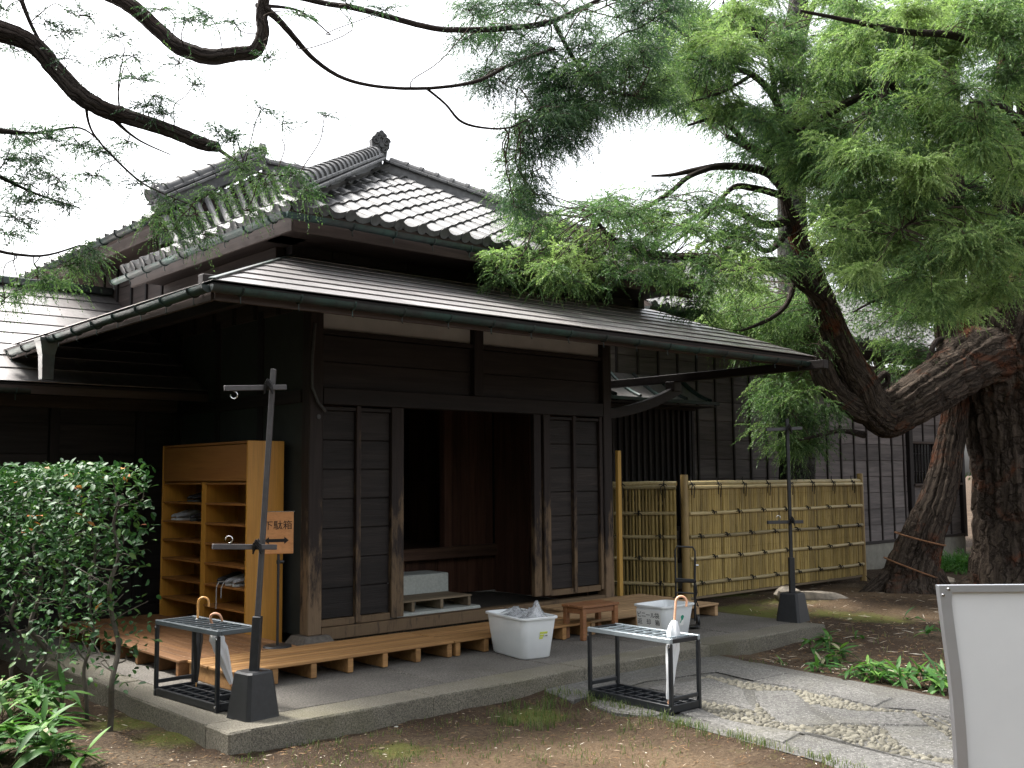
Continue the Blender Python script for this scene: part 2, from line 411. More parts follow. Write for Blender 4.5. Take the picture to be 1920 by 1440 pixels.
M['barkdark'] = mat_bark('limb_bark', (.026, .021, .018), (.105, .084, .072), (.08, .04, .03), 24, 2.5, .4)
M['twig'] = plain('twig_bark', (.055, .042, .034), .9, 0, .35, 20, .1)
M['stem'] = plain('hedge_stem_bark', (.085, .075, .06), .85, 0, .3, 16, .2, .4)

def mat_leaf(name, c_dark, c_mid, c_light, trans=.35, rough=.5, spec=.3, attr='tint', objr=False):
    t = NT(name)
    if objr: f = t.n('ShaderNodeObjectInfo').outputs['Random']
    else: f = t.n('ShaderNodeAttribute', attribute_name=attr).outputs['Fac']
    c = t.ramp(f, [(0.0, c_dark), (.55, c_mid), (1.0, c_light)])
    t.fin(c, rough, 0, spec)
    tr = t.n('ShaderNodeBsdfTranslucent'); t.l(t.mix(1.0, c, (.88, 1.0, .66), 'MULTIPLY'), tr.inputs['Color'])
    mx = t.n('ShaderNodeMixShader'); mx.inputs[0].default_value = trans
    t.l(t.b.outputs[0], mx.inputs[1]); t.l(tr.outputs[0], mx.inputs[2]); t.l(mx.outputs[0], t.out.inputs[0])
    return t.m
M['juniper'] = mat_leaf('juniper_foliage', (.028, .062, .032), (.095, .172, .062), (.28, .38, .140), .52)
M['juniperdark'] = mat_leaf('overhead_foliage', (.018, .044, .026), (.048, .100, .046), (.15, .24, .085), .45)
M['far'] = mat_leaf('background_foliage', (.030, .062, .020), (.070, .125, .030), (.17, .22, .05), .4)
M['hedge'] = mat_leaf('hedge_leaf', (.017, .052, .018), (.034, .095, .028), (.09, .165, .04), .2, .5, .22)
M['hedgeo'] = mat_leaf('hedge_leaf_single', (.017, .052, .018), (.036, .098, .028), (.095, .165, .04), .2, .5, .25, objr=True)
M['deadleaf'] = mat_leaf('withered_leaf', (.20, .06, .02), (.34, .11, .035), (.42, .19, .06), .25, .6, .2, objr=True)
M['sasa'] = mat_leaf('dwarf_bamboo_leaf', (.030, .085, .022), (.060, .155, .034), (.13, .25, .05), .38, .5, .25, objr=True)
M['sasapale'] = mat_leaf('dry_bamboo_leaf', (.24, .23, .13), (.36, .34, .21), (.48, .46, .32), .3, .6, .2, objr=True)
M['grass'] = mat_leaf('grass_blade', (.045, .085, .022), (.085, .135, .035), (.21, .20, .085), .35, .5, .3)
M['litter'] = mat_leaf('litter_bits', (.07, .04, .02), (.20, .12, .06), (.62, .58, .50), .1, .8, .2)
M['fern'] = mat_leaf('fern_leaf', (.03, .10, .02), (.06, .17, .03), (.12, .26, .05), .4)
def mat_bamboo(name, c0, c1, axis):
    t = NT(name); sc = [40]*3; sc['xyz'.index(axis)] = 2.0
    g = t.noise(t.pos(tuple(sc), rand=6.0), 1.0, 4, .6); g2 = t.noise(t.pos((3, 3, 3), rand=4.0), 1.2, 4, .6)
    c = t.ramp(g, [(.3, c0), (.7, c1)]); c = t.mix(t.ramp(g2, [(.52, 0.0), (.75, .55)]), c, tuple(x*.45 for x in c0))
    h = t.n('ShaderNodeHueSaturation'); t.l(c, h.inputs['Color']); t.l(t.objrand(.58, 1.28), h.inputs['Value'])
    t.bump(g, .2, .003); return t.fin(h.outputs[0], .45, 0, .4)
M['cane'] = mat_bamboo('split_bamboo', (.33, .23, .07), (.47, .345, .125), 'z')
M['rail'] = mat_bamboo('bamboo_rail', (.40, .31, .15), (.56, .46, .26), 'x')
M['fpost'] = mat_bamboo('fence_log_post', (.30, .20, .075), (.38, .26, .10), 'z')
def mat_plastic():
    t = NT('milky_plastic'); g = t.noise(t.pos((1, 1, 1)), 5, 4, .6)
    t.fin(t.ramp(g, [(.3, (.72, .75, .76)), (.7, (.80, .82, .825))]), .32, 0, .5)
    t.b.inputs['Subsurface Weight'].default_value = .15; t.b.inputs['Subsurface Radius'].default_value = (.03, .03, .03)
    return t.m
M['bin'] = mat_plastic()
def mat_film(name, col, alpha, rough=.12):
    t = NT(name); t.fin(col, rough, 0, .6)
    tp = t.n('ShaderNodeBsdfTransparent'); mx = t.n('ShaderNodeMixShader'); mx.inputs[0].default_value = alpha
    t.l(tp.outputs[0], mx.inputs[1]); t.l(t.b.outputs[0], mx.inputs[2]); t.l(mx.outputs[0], t.out.inputs[0]); return t.m
def mat_clear():
    t = NT('clear_film'); t.fin((.8, .82, .83), .12, 0, .5)
    tp = t.n('ShaderNodeBsdfTransparent'); fr = t.n('ShaderNodeFresnel'); fr.inputs[0].default_value = 1.45
    gl = t.n('ShaderNodeBsdfGlossy'); gl.inputs['Roughness'].default_value = .08; gl.inputs['Color'].default_value = (.95, .96, 1, 1)
    m1 = t.n('ShaderNodeMixShader'); m1.inputs[0].default_value = .26; t.l(tp.outputs[0], m1.inputs[1]); t.l(t.b.outputs[0], m1.inputs[2])
    m2 = t.n('ShaderNodeMixShader'); t.l(t.math('MULTIPLY_ADD', fr.outputs[0], .8, .0), m2.inputs[0]); t.l(m1.outputs[0], m2.inputs[1]); t.l(gl.outputs[0], m2.inputs[2]); t.l(m2.outputs[0], t.out.inputs[0]); return t.m
M['film'] = mat_clear()
M['vinyl'] = mat_film('milky_vinyl', (.74, .76, .78), .80, .3)
M['glass'] = plain('dark_window', (.012, .013, .014), .1, 0, .1, 5, .5, 0)

# ------------------------------------------------------------------ ground, apron, path
BLOBS_M = [(onz(1440, 1150, -.1), .55), (onz(1390, 1140, -.1), .45), (onz(1640, 1155, -.1), .5), (onz(1560, 1150, -.1), .4), (onz(1480, 1130, -.1), .5),
           (onz(250, 1345, -.1), .35), (onz(330, 1375, -.1), .3), (onz(750, 1400, -.1), .22), (onz(1000, 1330, -.1), .25), (onz(1350, 1110, -.1), .6)]
BLOBS_S = [(onz(1620, 1110, -.1), .9), (onz(1540, 1135, -.1), .5), (onz(1700, 1145, -.1), .5), (onz(900, 1425, -.1), .45), (onz(1100, 1400, -.1), .5), (onz(1250, 1425, -.1), .4), (onz(1350, 1215, -.1), .3)]
def fbm(x, y, seed=0, n=7, f0=.7, lac=1.9, gain=.55):
    r = np.random.default_rng(seed); z = 0*x; a = 1.0; f = f0
    for _ in range(n):
        for _k in range(3):
            t = r.uniform(0, 2*PI); ph = r.uniform(0, 2*PI, 2)
            z = z + a*np.sin((x*math.cos(t)+y*math.sin(t))*f*2*PI/2 + ph[0] + .8*np.sin((y*math.cos(t)-x*math.sin(t))*f*2.3 + ph[1]))/3
        f *= lac; a *= gain
    return z
def ground_z(x, y):
    x = np.asarray(x, float); y = np.asarray(y, float)
    z = -.135 + .022*fbm(x, y, 3) + .010*fbm(x, y, 9, 4, 4.5)
    sm = lambda t: np.clip(t, 0, 1)**2*(3-2*np.clip(t, 0, 1))
    z = z - .10*sm((x-9.2)/3.0)                                    # falls away beyond the fence
    z = z + .07*np.exp(-((x-6.6)**2/2.2+(y+1.1)**2/.8))           # mossy hummock by the apron's end
    z = z + .05*np.exp(-((x-4.6)**2/1.2+(y+3.3)**2/.5))
    xl = .55-.117*(-2.56-y); xr = 2.66-.125*(-2.56-y)
    dp = np.maximum(np.maximum(xl-x, x-xr), (y+2.5)*1.0)           # distance outside the path
    lip = np.exp(-(np.clip(dp, 0, 9)/.16)**2)
    z = z*(1-lip) + (-.102+.006*fbm(x, y, 9, 3, 4.0))*lip
    inside = sm((-dp-.03)/.08)
    z = z*(1-inside) + (-.20)*inside
    return z
def graded(a, b, step, far):
    c = np.arange(a, b+1e-6, step); lo = []; hi = []; s = step
    x = a
    while x > -far: s *= 1.45; x -= s; lo.append(x)
    s = step; x = b
    while x < far: s *= 1.45; x += s; hi.append(x)
    return np.array(lo[::-1]+list(c)+hi)
gx = graded(-5.2, 12.0, .05, 500); gy = graded(-8.0, 1.2, .05, 500)
GX, GY = np.meshgrid(gx, gy, indexing='ij'); GZ = ground_z(GX, GY)
n0, n1 = GX.shape; ii = np.arange(n0*n1).reshape(n0, n1)
FQ = np.stack([ii[:-1, :-1].ravel(), ii[1:, :-1].ravel(), ii[1:, 1:].ravel(), ii[:-1, 1:].ravel()], 1)
moss = np.zeros(n0*n1); sand = np.zeros(n0*n1); PXY = np.stack([GX.ravel(), GY.ravel()], 1)
for p, r in BLOBS_M: moss = np.maximum(moss, np.exp(-((PXY-p[:2])**2).sum(1)/r**2)*1.15)
moss = np.maximum(moss, .30*(PXY[:, 1] < -2.5)*(PXY[:, 0] < 1.2))
for p, r in BLOBS_S: sand = np.maximum(sand, np.exp(-((PXY-p[:2])**2).sum(1)/r**2))
ground = link('ground', fast_mesh('ground', np.stack([GX.ravel(), GY.ravel(), GZ.ravel()], 1), FQ, M['soil'], {'moss': ('POINT', moss*.72), 'sand': ('POINT', sand)}, True))
tag(ground, 'bare brown garden soil with moss patches', kind='structure')

AX0, AX1, AY0 = -2.085, 4.43, -2.565
apron = MB().box(((AX0+AX1)/2, (AY0+3.0)/2, -.20), (AX1-AX0-.03, 3.0-AY0-.03, .36), .01).build('pavement', M['mortar'])
tag(apron, 'raised concrete pavement in front of the entrance', kind='structure')
def flag(name, poly, z, th, mat, parent, jit=.004, b=.012):
    """a paving piece: outline in plan, chamfered top edge, slightly uneven"""
    P = np.array(poly, float)[:, :2]; c = P.mean(0); A = 0
    for i in range(len(P)): a, q = P[i], P[(i+1) % len(P)]; A += a[0]*q[1]-a[1]*q[0]
    if A < 0: P = P[::-1]
    # densify and roughen the edge
    Q = []
    for i in range(len(P)):
        a, q = P[i], P[(i+1) % len(P)]; k = max(1, int(np.linalg.norm(q-a)/.16))
        for j in range(k): Q.append(a+(q-a)*j/k + (RNG.normal(0, jit, 2) if j else 0))
    Q = np.array(Q); n = len(Q); t = RNG.normal(0, .003, 2)
    def ring(s, zz):
        d = c-Q; L = np.linalg.norm(d, axis=1)[:, None]; R = Q + d/L*s
        return np.column_stack([R, zz + (R-c) @ t])
    V = np.vstack([ring(0, z-th), ring(0, z-b), ring(b, z)])
    Fc = [[2*n+i for i in range(n)]]
    for k in (0, 1): Fc += [[k*n+i, k*n+(i+1) % n, (k+1)*n+(i+1) % n, (k+1)*n+i] for i in range(n)]
    return MB().add(V, Fc).build(name, mat, parent)
def rect(x0, y0, x1, y1): return [(x0, y0), (x1, y0), (x1, y1), (x0, y1)]
g = .004
ex = [AX0, -.55, .95, 2.55, AX1]                                     # front border strip, then the field slabs
for i in range(4): flag('kerb_slab', rect(ex[i]+g*(i > 0), AY0, ex[i+1], AY0+.30), 0, .30, M['kerb'], apron)
ly = [AY0+.304, -.6, 1.2, 2.9]
for i in range(3): flag('kerb_slab', rect(AX0, ly[i]+g, AX0+.26, ly[i+1]), 0, .30, M['kerb'], apron)
fx = [AX0+.264, -.2, .87, 2.2, 3.3, AX1]
for i in range(5): flag('concrete_slab', rect(fx[i]+g, AY0+.304, fx[i+1], -1.2 if i % 2 else -1.0), -.001, .25, M['apron'], apron)
for i in range(5): flag('concrete_slab', rect(fx[i]+g, (-1.2 if i % 2 else -1.0)+g, fx[i+1], 2.9 if i == 0 else -.1), -.001, .25, M['apron'], apron)
link('corner_block', MB().box((AX0+.06, AY0+.02, -.10), (.16, .10, .22), .012, Matrix.Rotation(.1, 4, 'Z')).mesh('corner_block', M['kerb']), apron)

ZP = -.09
path = MB().sheet([(.55, -2.56, -.100), (2.66, -2.56, -.100), (2.03, -7.6, -.100), (-.04, -7.6, -.100)], [[3, 2, 1, 0]]).build('path', M['mortar'])
tag(path, 'garden path of irregular stone slabs with pebble bands', kind='structure')
def p9(pts, sc=3.273, ox=1400, oy=1000): return [onz(ox+x/sc, oy+y/sc, ZP) for x, y in pts]
SL = [
 p9([(1022, 1292), (1150, 1263), (1322, 1229), (1425, 1248), (1478, 1262), (1415, 1276), (1345, 1259), (1290, 1266), (1210, 1277), (1135, 1301), (1075, 1312)], 1, 0, 0),
 p9([(10, 880), (230, 862), (330, 870), (620, 930), (900, 1010), (790, 1062), (560, 1000), (380, 960), (250, 935), (90, 915)]),
 p9([(930, 1005), (1260, 1035), (1500, 1100), (1500, 1180), (1260, 1130), (1030, 1080), (870, 1070), (815, 1062)]),
 p9([(40, 965), (280, 965), (352, 1032), (418, 1105), (530, 1168), (400, 1178), (240, 1164), (190, 1150), (118, 1082), (62, 1035)]),
 p9([(385, 1045), (500, 1065), (660, 1085), (850, 1093), (1010, 1098), (1125, 1176), (800, 1172), (690, 1166), (570, 1168), (490, 1105), (430, 1075)]),
 p9([(835, 1186), (1140, 1186), (1262, 1268), (1500, 1400), (1268, 1375), (1060, 1342), (968, 1305), (888, 1240)]),
 p9([(1060, 1105), (1190, 1160), (1300, 1250), (1500, 1370), (1500, 1330), (1330, 1230), (1170, 1130)]),
 p9([(250, 1206), (395, 1226), (552, 1250), (628, 1292), (750, 1310), (890, 1350), (1040, 1380), (1260, 1420), (1500, 1460), (1500, 1700), (800, 1560), (480, 1400), (260, 1285), (372, 1215)]),
 p9([(-420, 1100), (-330, 1060), (-140, 1140), (60, 1180), (150, 1188), (225, 1205), (340, 1222), (228, 1282), (30, 1235), (-200, 1165)]),
 p9([(-610, 950), (-240, 885), (-20, 955), (20, 1045), (70, 1092), (-120, 1040), (-330, 1000)]),
 p9([(-960, 1035), (-640, 960), (-350, 1020), (-440, 1085), (-560, 1120), (-800, 1090)]),
 p9([(1040, 1500), (1500, 1600), (2600, 2100), (2300, 2400), (1500, 2100), (900, 1700)]),
]
for s in SL: flag('flagstone', s, ZP, .07, M['slab'], path, .006, .014)
# pebbles set in the bands between the slabs
BAND = [
 p9([(-380, 930), (-250, 870), (-20, 905), (90, 925), (250, 945), (380, 970), (560, 1010), (780, 1068), (1010, 1090), (850, 1085), (660, 1078), (500, 1058), (385, 1035), (350, 1010), (280, 955), (20, 955), (-230, 880)]),
 p9([(-330, 1015), (-120, 1050), (75, 1098), (62, 1040), (110, 1085), (185, 1155), (235, 1170), (400, 1184), (560, 1175), (690, 1172), (800, 1178), (830, 1190), (885, 1245), (965, 1312), (1060, 1350), (1265, 1382), (1500, 1410), (1500, 1450), (1260, 1412), (1045, 1372), (895, 1342), (755, 1302), (635, 1284), (558, 1242), (400, 1218), (235, 1196), (160, 1180), (60, 1172), (-140, 1130), (-320, 1050)]),
 p9([(1020, 1088), (1100, 1105), (1180, 1125), (1340, 1225), (1500, 1320), (1500, 1398), (1265, 1262), (1145, 1180)]),
]
def inpoly(x, y, P):
    c = False; n = len(P)
    for i in range(n):
        x1, y1 = P[i][:2]; x2, y2 = P[(i+1) % n][:2]
        if (y1 > y) != (y2 > y) and x < (x2-x1)*(y-y1)/(y2-y1)+x1: c = not c
    return c
domes = []
for k in range(4):
    V = []; Fc = []; n = 9
    rad = 1+RNG.normal(0, .10, n)
    for j, (rr, zz) in enumerate(((1.0, -.4), (.96, .15), (.70, .62), (.32, .86))):
        V += [(math.cos(2*PI*i/n)*rr*rad[i], math.sin(2*PI*i/n)*rr*rad[i], zz) for i in range(n)]
    V.append((0, 0, .92))
    for j in range(3): Fc += [[j*n+i, j*n+(i+1) % n, (j+1)*n+(i+1) % n, (j+1)*n+i] for i in range(n)]
    Fc += [[3*n+i, 3*n+(i+1) % n, 4*n] for i in range(n)]
    domes.append(MB().add(V, Fc).mesh('pebble', M['pebble'], 60))
peb = []
for P in BAND:
    Q = np.array(P)[:, :2]; lo, hi = Q.min(0), Q.max(0)
    for _ in range(9000):
        x, y = RNG.uniform(lo, hi); r = RNG.uniform(.014, .034)
        if y > -2.62 or not inpoly(x, y, P): continue
        if any((x-a)**2+(y-b)**2 < ((r+c)*.80)**2 for a, b, c in peb): continue
        if any(inpoly(x, y, s) for s in SL): continue
        peb.append((x, y, r))
peb.sort(key=lambda q: (q[0]-CAM[0])**2+(q[1]-CAM[1])**2)
for k, (x, y, r) in enumerate(peb[:300]):
    a = RNG.uniform(.85, 1.45)
    link('pebble', domes[k % 4], path, (x, y, ZP-.012), (RNG.normal(0, .08), RNG.normal(0, .08), RNG.uniform(0, 6.3)), (r*a, r/a, .017*RNG.uniform(.8, 1.3)))
if len(peb) > 300:
    mb = MB()
    for k, (x, y, r) in enumerate(peb[300:]):
        me = domes[k % 4]; mb.add([(v.co.x*r+x, v.co.y*r+y, v.co.z*.017+ZP-.012) for v in me.vertices], [list(f.vertices) for f in me.polygons])
    mb.build('small_pebbles', M['pebble'], path, 60, kind='stuff')

# ------------------------------------------------------------------ the house
H = thing('house', 'dark wooden house with tiled roof and open entrance hall', 'house')
XW = 3.94
def X(px): return float(ony(px, 1000, -.05)[0])
def footstone(x, y):
    V = [(sx*w+x, sy*w+y, z) for z, w in ((-.02, .19), (.085, .125)) for sx, sy in ((-1, -1), (1, -1), (1, 1), (-1, 1))]
    return MB().add(V, [[3, 2, 1, 0], [4, 5, 6, 7]]+[[i, (i+1) % 4, 4+(i+1) % 4, 4+i] for i in range(4)])
for px_ in (0.0, XW):
    p = piece('corner_post', H, M['post'], (px_, 0, 1.66), (.145, .145, 3.15), .008)
    f = footstone(px_, 0).build('post_stone', M['footstone'], p); f.matrix_parent_inverse = Matrix.Translation((-px_, 0, -1.66))
sill = piece('sill_beam', H, M['stile'], (XW/2, -.005, .085), (XW-.15, .12, .115), .006)
lintel = piece('lintel_beam', H, M['beam'], (XW/2, -.012, 2.28), (XW-.15, .125, .16), .006)
piece('wall_plate', H, M['beam'], (XW/2, 0, 3.30), (XW+1.6, .13, .14), .006)
piece('middle_post', H, M['batten'], (XW/2, -.01, 2.78), (.13, .12, .84), .006)
for s, x0, x1 in ((0, .0725, XW/2-.065), (1, XW/2+.065, XW-.0725)):
    for r in range(2): piece('plank', H, M['dark'], ((x0+x1)/2, .012+.002*r, 2.36+.125+.252*r), (x1-x0, .03, .248), .004)
    piece('frieze_rail', H, M['beam'], ((x0+x1)/2, -.006, 2.888), (x1-x0, .09, .045), .004)
    piece('plaster_panel', H, M['plaster'], ((x0+x1)/2, .02, 3.07), (x1-x0, .04, .318), .003)
def bay(cols, stiles, z0, z1, rows, y0):
    """a plank-filled bay: upright stiles, battens and horizontal planks"""
    x0 = min(a for a, b in cols); x1 = max(b for a, b in cols)
    back = piece('wall_panel', H, M['dark'], ((x0+x1)/2, y0+.045, (z0+z1)/2), (x1-x0, .02, z1-z0), .002)
    iv = Matrix.Translation((-(x0+x1)/2, -(y0+.045), -(z0+z1)/2))
    for a, b in cols:
        h = (z1-z0)/rows
        for r in range(rows):
            o = piece('plank', back, M['plank'], ((a+b)/2, y0+.022+random.uniform(-.002, .002), z0+h*(r+.5)), (b-a-.002, .022, h-.005), .005)
            o.matrix_parent_inverse = iv
    piece('bottom_rail', H, M['stile'], ((x0+x1)/2, y0+.010, z0-.035), (x1-x0, .05, .065), .004)
    piece('top_rail', H, M['beam'], ((x0+x1)/2, y0+.010, z1+.02), (x1-x0, .05, .036), .004)
    for a, b, dy in stiles: piece('stile', H, M['stile'], ((a+b)/2, y0+dy, (z0+z1)/2), (b-a-.002, .06, z1-z0+.11), .005)
bay([(X(604), X(667)), (X(676), X(733))], [(X(598), X(604), .004), (X(667), X(676), .0), (X(733), X(745), -.002), (X(746), X(759), .022)], .215, 2.145, 7, -.03)
bay([(X(1033), X(1076)), (X(1082), X(1126))], [(X(1004), X(1018), .022), (X(1020), X(1033), -.002), (X(1076), X(1082), .0), (X(1126), X(1132), .004)], .26, 2.145, 7, -.03)
# inside the entrance hall
piece('hall_floor', H, M['apron'], (XW/2, 1.0, .0), (XW-.15, 1.9, .06), .003)
fl = piece('raised_floor', H, M['in'], (XW/2, 2.75, .60), (XW-.1, 1.9, .06), .005)
piece('floor_edge_beam', H, M['in'], (XW/2, 1.78, .585), (XW-.15, .10, .14), .006)
for k in range(8): piece('inner_board', H, M['inz'], (.25+k*.485, 1.90, .29), (.475, .03, .46), .004)
for k in range(9): piece('inner_board', H, M['in'], (XW/2-.6+.002*k, 3.70, .78+.27*k), (2.6, .03, .262), .004)
for k in range(5): piece('inner_board', H, M['inz'], (3.78, .3+k*.33, 1.2), (.03, .322, 2.3), .004)
for k in range(4): piece('inner_board', H, M['inz'], (3.72, 2.1+k*.42, 1.72), (.03, .41, 2.2), .004)
piece('inner_post', H, M['inz'], (2.98, 1.80, 1.78), (.11, .11, 2.3), .006)
piece('inner_post', H, M['inz'], (1.62, 3.62, 1.78), (.10, .10, 2.3), .006)
piece('inner_lintel', H, M['in'], (XW/2, 1.80, 2.52), (XW-.15, .10, .18), .005)
for k in range(6): piece('sliding_panel', H, M['inz'], (3.06+k*.13, 1.84, 1.50), (.126, .03, 1.74), .003)
piece('ceiling_board', H, M['dark'], (XW/2, 2.0, 2.95), (XW-.15, 3.6, .03), .003)
piece('back_wall', H, M['dark'], (XW/2, 3.76, 1.6), (XW-.1, .04, 3.2), .003)
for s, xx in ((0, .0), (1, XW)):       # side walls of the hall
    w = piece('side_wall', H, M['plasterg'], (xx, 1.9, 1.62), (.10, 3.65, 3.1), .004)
for k in range(4): piece('wall_post', H, M['batten'], (-.005, .9+k*.94, 1.62), (.125, .11, 3.12), .005)
piece('wall_rail', H, M['beamy'], (-.012, 1.9, 2.28), (.12, 3.6, .12), .004)
MB().tube([(-.03, -.085, 2.95), (-.06, -.09, 2.6), (-.06, -.095, 2.35), (.0, -.10, 2.21), (.08, -.105, 2.13)], .014, 8).build('drain_pipe', M['cable'], H, True)
k = MB().tube([(.02, -.074, 2.08), (.02, -.082, 2.08)], .022, 10).build('knob', M['cable'], H, True)

def ext(a, b): return np.array(b, float)-np.array(a, float)
def sheets(part, O, A, U, L, rows, left, right, seg, mat, th=.006, lift=.013):
    """sheet-metal courses: O eave corner, A along the eave, U up the slope; left/right bound each course"""
    O = np.array(O, float); A = np.array(A, float); U = np.array(U, float); A /= np.linalg.norm(A); U /= np.linalg.norm(U)
    N = np.cross(A, U); N = N if N[2] > 0 else -N; h = L/rows
    for r in range(rows):
        v0, v1 = r*h, min(L, (r+1)*h+.02)
        l0, l1, r0, r1 = left(v0), left(v1), right(v0), right(v1)
        cuts = [max(l0, l1) + (seg*(.3 if r % 2 else .8))]; 
        while cuts[-1] < min(r0, r1)-.3*seg: cuts.append(cuts[-1]+seg)
        cuts = [c for c in cuts if max(l0, l1)+.15 < c < min(r0, r1)-.15]
        e0 = [l0]+cuts+[r0]; e1 = [l1]+cuts+[r1]
        for i in range(len(e0)-1):
            q = []
            for u, v, f in ((e0[i]+.001, v0, lift), (e0[i+1]-.001, v0, lift), (e1[i+1]-.001, v1, .0), (e1[i]+.001, v1, .0)):
                q.append(O+A*u+U*v+N*(f+random.uniform(-.0015, .0015)))
            MB().prism(q, -N*th).build('copper_sheet', mat, part)
def deck_plane(name, pts, mat, parent, th=.03):
    P = np.array(pts, float); n = np.cross(P[1]-P[0], P[2]-P[0]); n /= np.linalg.norm(n); n = n if n[2] > 0 else -n
    return MB().prism(P-n*.012, -n*th).build(name, mat, parent)
def gutter(parent, p0, p1, r=.055, mat=None, brackets=.45, name='gutter'):
    p0 = np.array(p0, float); p1 = np.array(p1, float); d = p1-p0; L = np.linalg.norm(d); d /= L
    s = np.cross(d, (0, 0, 1.0)); s /= np.linalg.norm(s); V = []; n = 9
    angs = np.linspace(PI, 2*PI, n)
    K = max(2, int(L/.6)+1)
    for q in np.linspace(0, L, K):
        sag = np.array([0, 0, random.uniform(-.004, .004)])
        for rr in (r, r-.006):
            V += [p0+d*q+s*math.cos(a)*rr+np.array([0, 0, math.sin(a)*rr])+sag for a in angs]
    Fc = []
    for k in range(K-1):
        a, b = k*2*n, (k+1)*2*n
        for i in range(n-1): Fc.append([a+i, a+i+1, b+i+1, b+i]); Fc.append([a+n+i+1, a+n+i, b+n+i, b+n+i+1])
        Fc.append([a, b, b+n, a+n]); Fc.append([a+n-1, a+2*n-1, b+2*n-1, b+n-1])
    for a in (0, (K-1)*2*n):
        Fc.append([a+i for i in range(n)])
    g_ = MB().add(V, Fc).build(name, mat or M['gutter'], parent, 50)
    q = .22
    while q < L and brackets:
        c = p0+d*q
        tb = MB().tube([c+s*math.cos(a)*(r+.006)+np.array([0, 0, math.sin(a)*(r+.006)]) for a in np.linspace(PI*.97, 2.03*PI, 9)], .0065, 5)
        tb.tube([c+np.array([0, 0, -r-.004]), c+np.array([0, 0, -r-.05]), c+np.array([0, 0, -r-.06])+s*.012], .004, 5)
        tb.build('gutter_bracket', M['gutter'], g_, True); q += brackets
    return g_

# lower roof of the entrance (copper sheets)
ZE, YE, XL, XR, YT, ZT = 2.85, -1.93, -1.93, 5.45, .30, 3.655
U1 = np.array([0, YT-YE, ZT-ZE]); L1 = np.linalg.norm(U1)
lr = deck_plane('lower_roof', [(XL, YE, ZE), (XR, YE, ZE), (5.2, YT, ZT), (-.03, YT, ZT)], M['dark'], H)
sheets(lr, (XL, YE, ZE), (1, 0, 0), U1, L1, 8, lambda v: v/L1*1.90, lambda v: (XR-XL)-.25*v/L1, 1.82, M['copper'])
UL = np.array([1.90, 0, ZT-ZE]); LL = np.linalg.norm(UL)
lw = deck_plane('lower_roof', [(XL, 2.81, ZE), (XL, YE, ZE), (-.03, YT, ZT), (-.03, 4.42, ZT)], M['dark'], H)
sheets(lw, (XL, YE, ZE), (0, 1, 0), UL, LL, 8, lambda v: v/LL*2.23, lambda v: 4.74+v/LL*1.61, 1.82, M['copper'])
hp = MB().bar((XL-.02, YE-.02, ZE+.012), (-.03, YT, ZT+.012), .045, .012, .004); hp.build('hip_cap', M['ridgecap'], H)
piece('fascia', H, M['fascia'], ((XL+XR)/2, YE+.012, ZE-.085), (XR-XL-.03, .025, .095), .004)
piece('fascia', H, M['fasciay'], (XL+.012, (YE+2.7)/2, ZE-.085), (.025, 2.7-YE-.06, .095), .004)
MB().bar((XR-.02, YE, ZE-.06), (5.18, YT, ZT-.06), .03, .13, .004).build('barge_board', M['fasciay'], H)
gutter(H, (XL-.05, YE-.06, ZE-.042), (XR+.02, YE-.06, ZE-.085), .048)
gutter(H, (XL-.06, YE-.05, ZE-.042), (XL-.06, 2.32, ZE-.085), .048)
# rain-water head and spout at the end of the side gutter
hd = MB(); c = onx(88, 645, -2.0)
for z0, z1, w0, w1 in ((.05, .02, .085, .085), (.02, -.10, .08, .055), (-.10, -.32, .055, .048)):
    V = [(c[0]+sx*w, c[1]+sy*w, c[2]+z) for z, w in ((z1, w1), (z0, w0)) for sx, sy in ((-1, -1), (1, -1), (1, 1), (-1, 1))]
    hd.add(V, [[3, 2, 1, 0], [4, 5, 6, 7]]+[[i, (i+1) % 4, 4+(i+1) % 4, 4+i] for i in range(4)])
hd.build('rainwater_head', M['ridgecap'], H)
# rafters, boarding and bearer beams under the eaves
rt = 3.655-.10
for k in range(22):
    x = XL+.25+k*.33
    if x > 5.2: break
    yb = YT-.05 if x > .1 else YE+(x-XL)*2.23/1.90
    if yb-YE < .3: continue
    sl = (ZT-ZE)/(YT-YE)
    MB().bar((x, YE+.03, ZE-.085), (x, yb, ZE-.085+sl*(yb-YE-.03)), .05, .06, .004).build('rafter', M['beamy'], H)
for k in range(13):
    y = YE+.3+k*.36; sl = (ZT-ZE)/1.90
    xe = min(-.05, XL+(y-YE)*1.9/2.23)
    if xe-XL < .3: continue
    MB().bar((XL+.03, y, ZE-.085), (xe, y, ZE-.085+sl*(xe-XL-.03)), .05, .06, .004).build('rafter', M['beam'], H)
piece('bearer_beam', H, M['beam'], (1.9, -1.02, 3.02), (7.0, .09, .11), .006)
piece('bearer_beam', H, M['beamy'], (5.22, -.55, 2.735), (.10, 3.3, .10), .006)
piece('bearer_beam', H, M['beamy'], (-1.0, 1.3, 3.02), (.09, 4.8, .11), .006)
ap_ = [(3.98+1.36*t, 0, 2.24+.17*t+.20*t**2.2) for t in np.linspace(0, 1, 9)]
tb = MB()
for a, b in zip(ap_[:-1], ap_[1:]): tb.bar(a, b, .09, .12, .006, ext=.012)
tb.build('curved_bracket', M['beam'], H, 30)
piece('bracket_block', H, M['beam'], (5.24, 0, 2.635), (.15, .15, .13), .01)

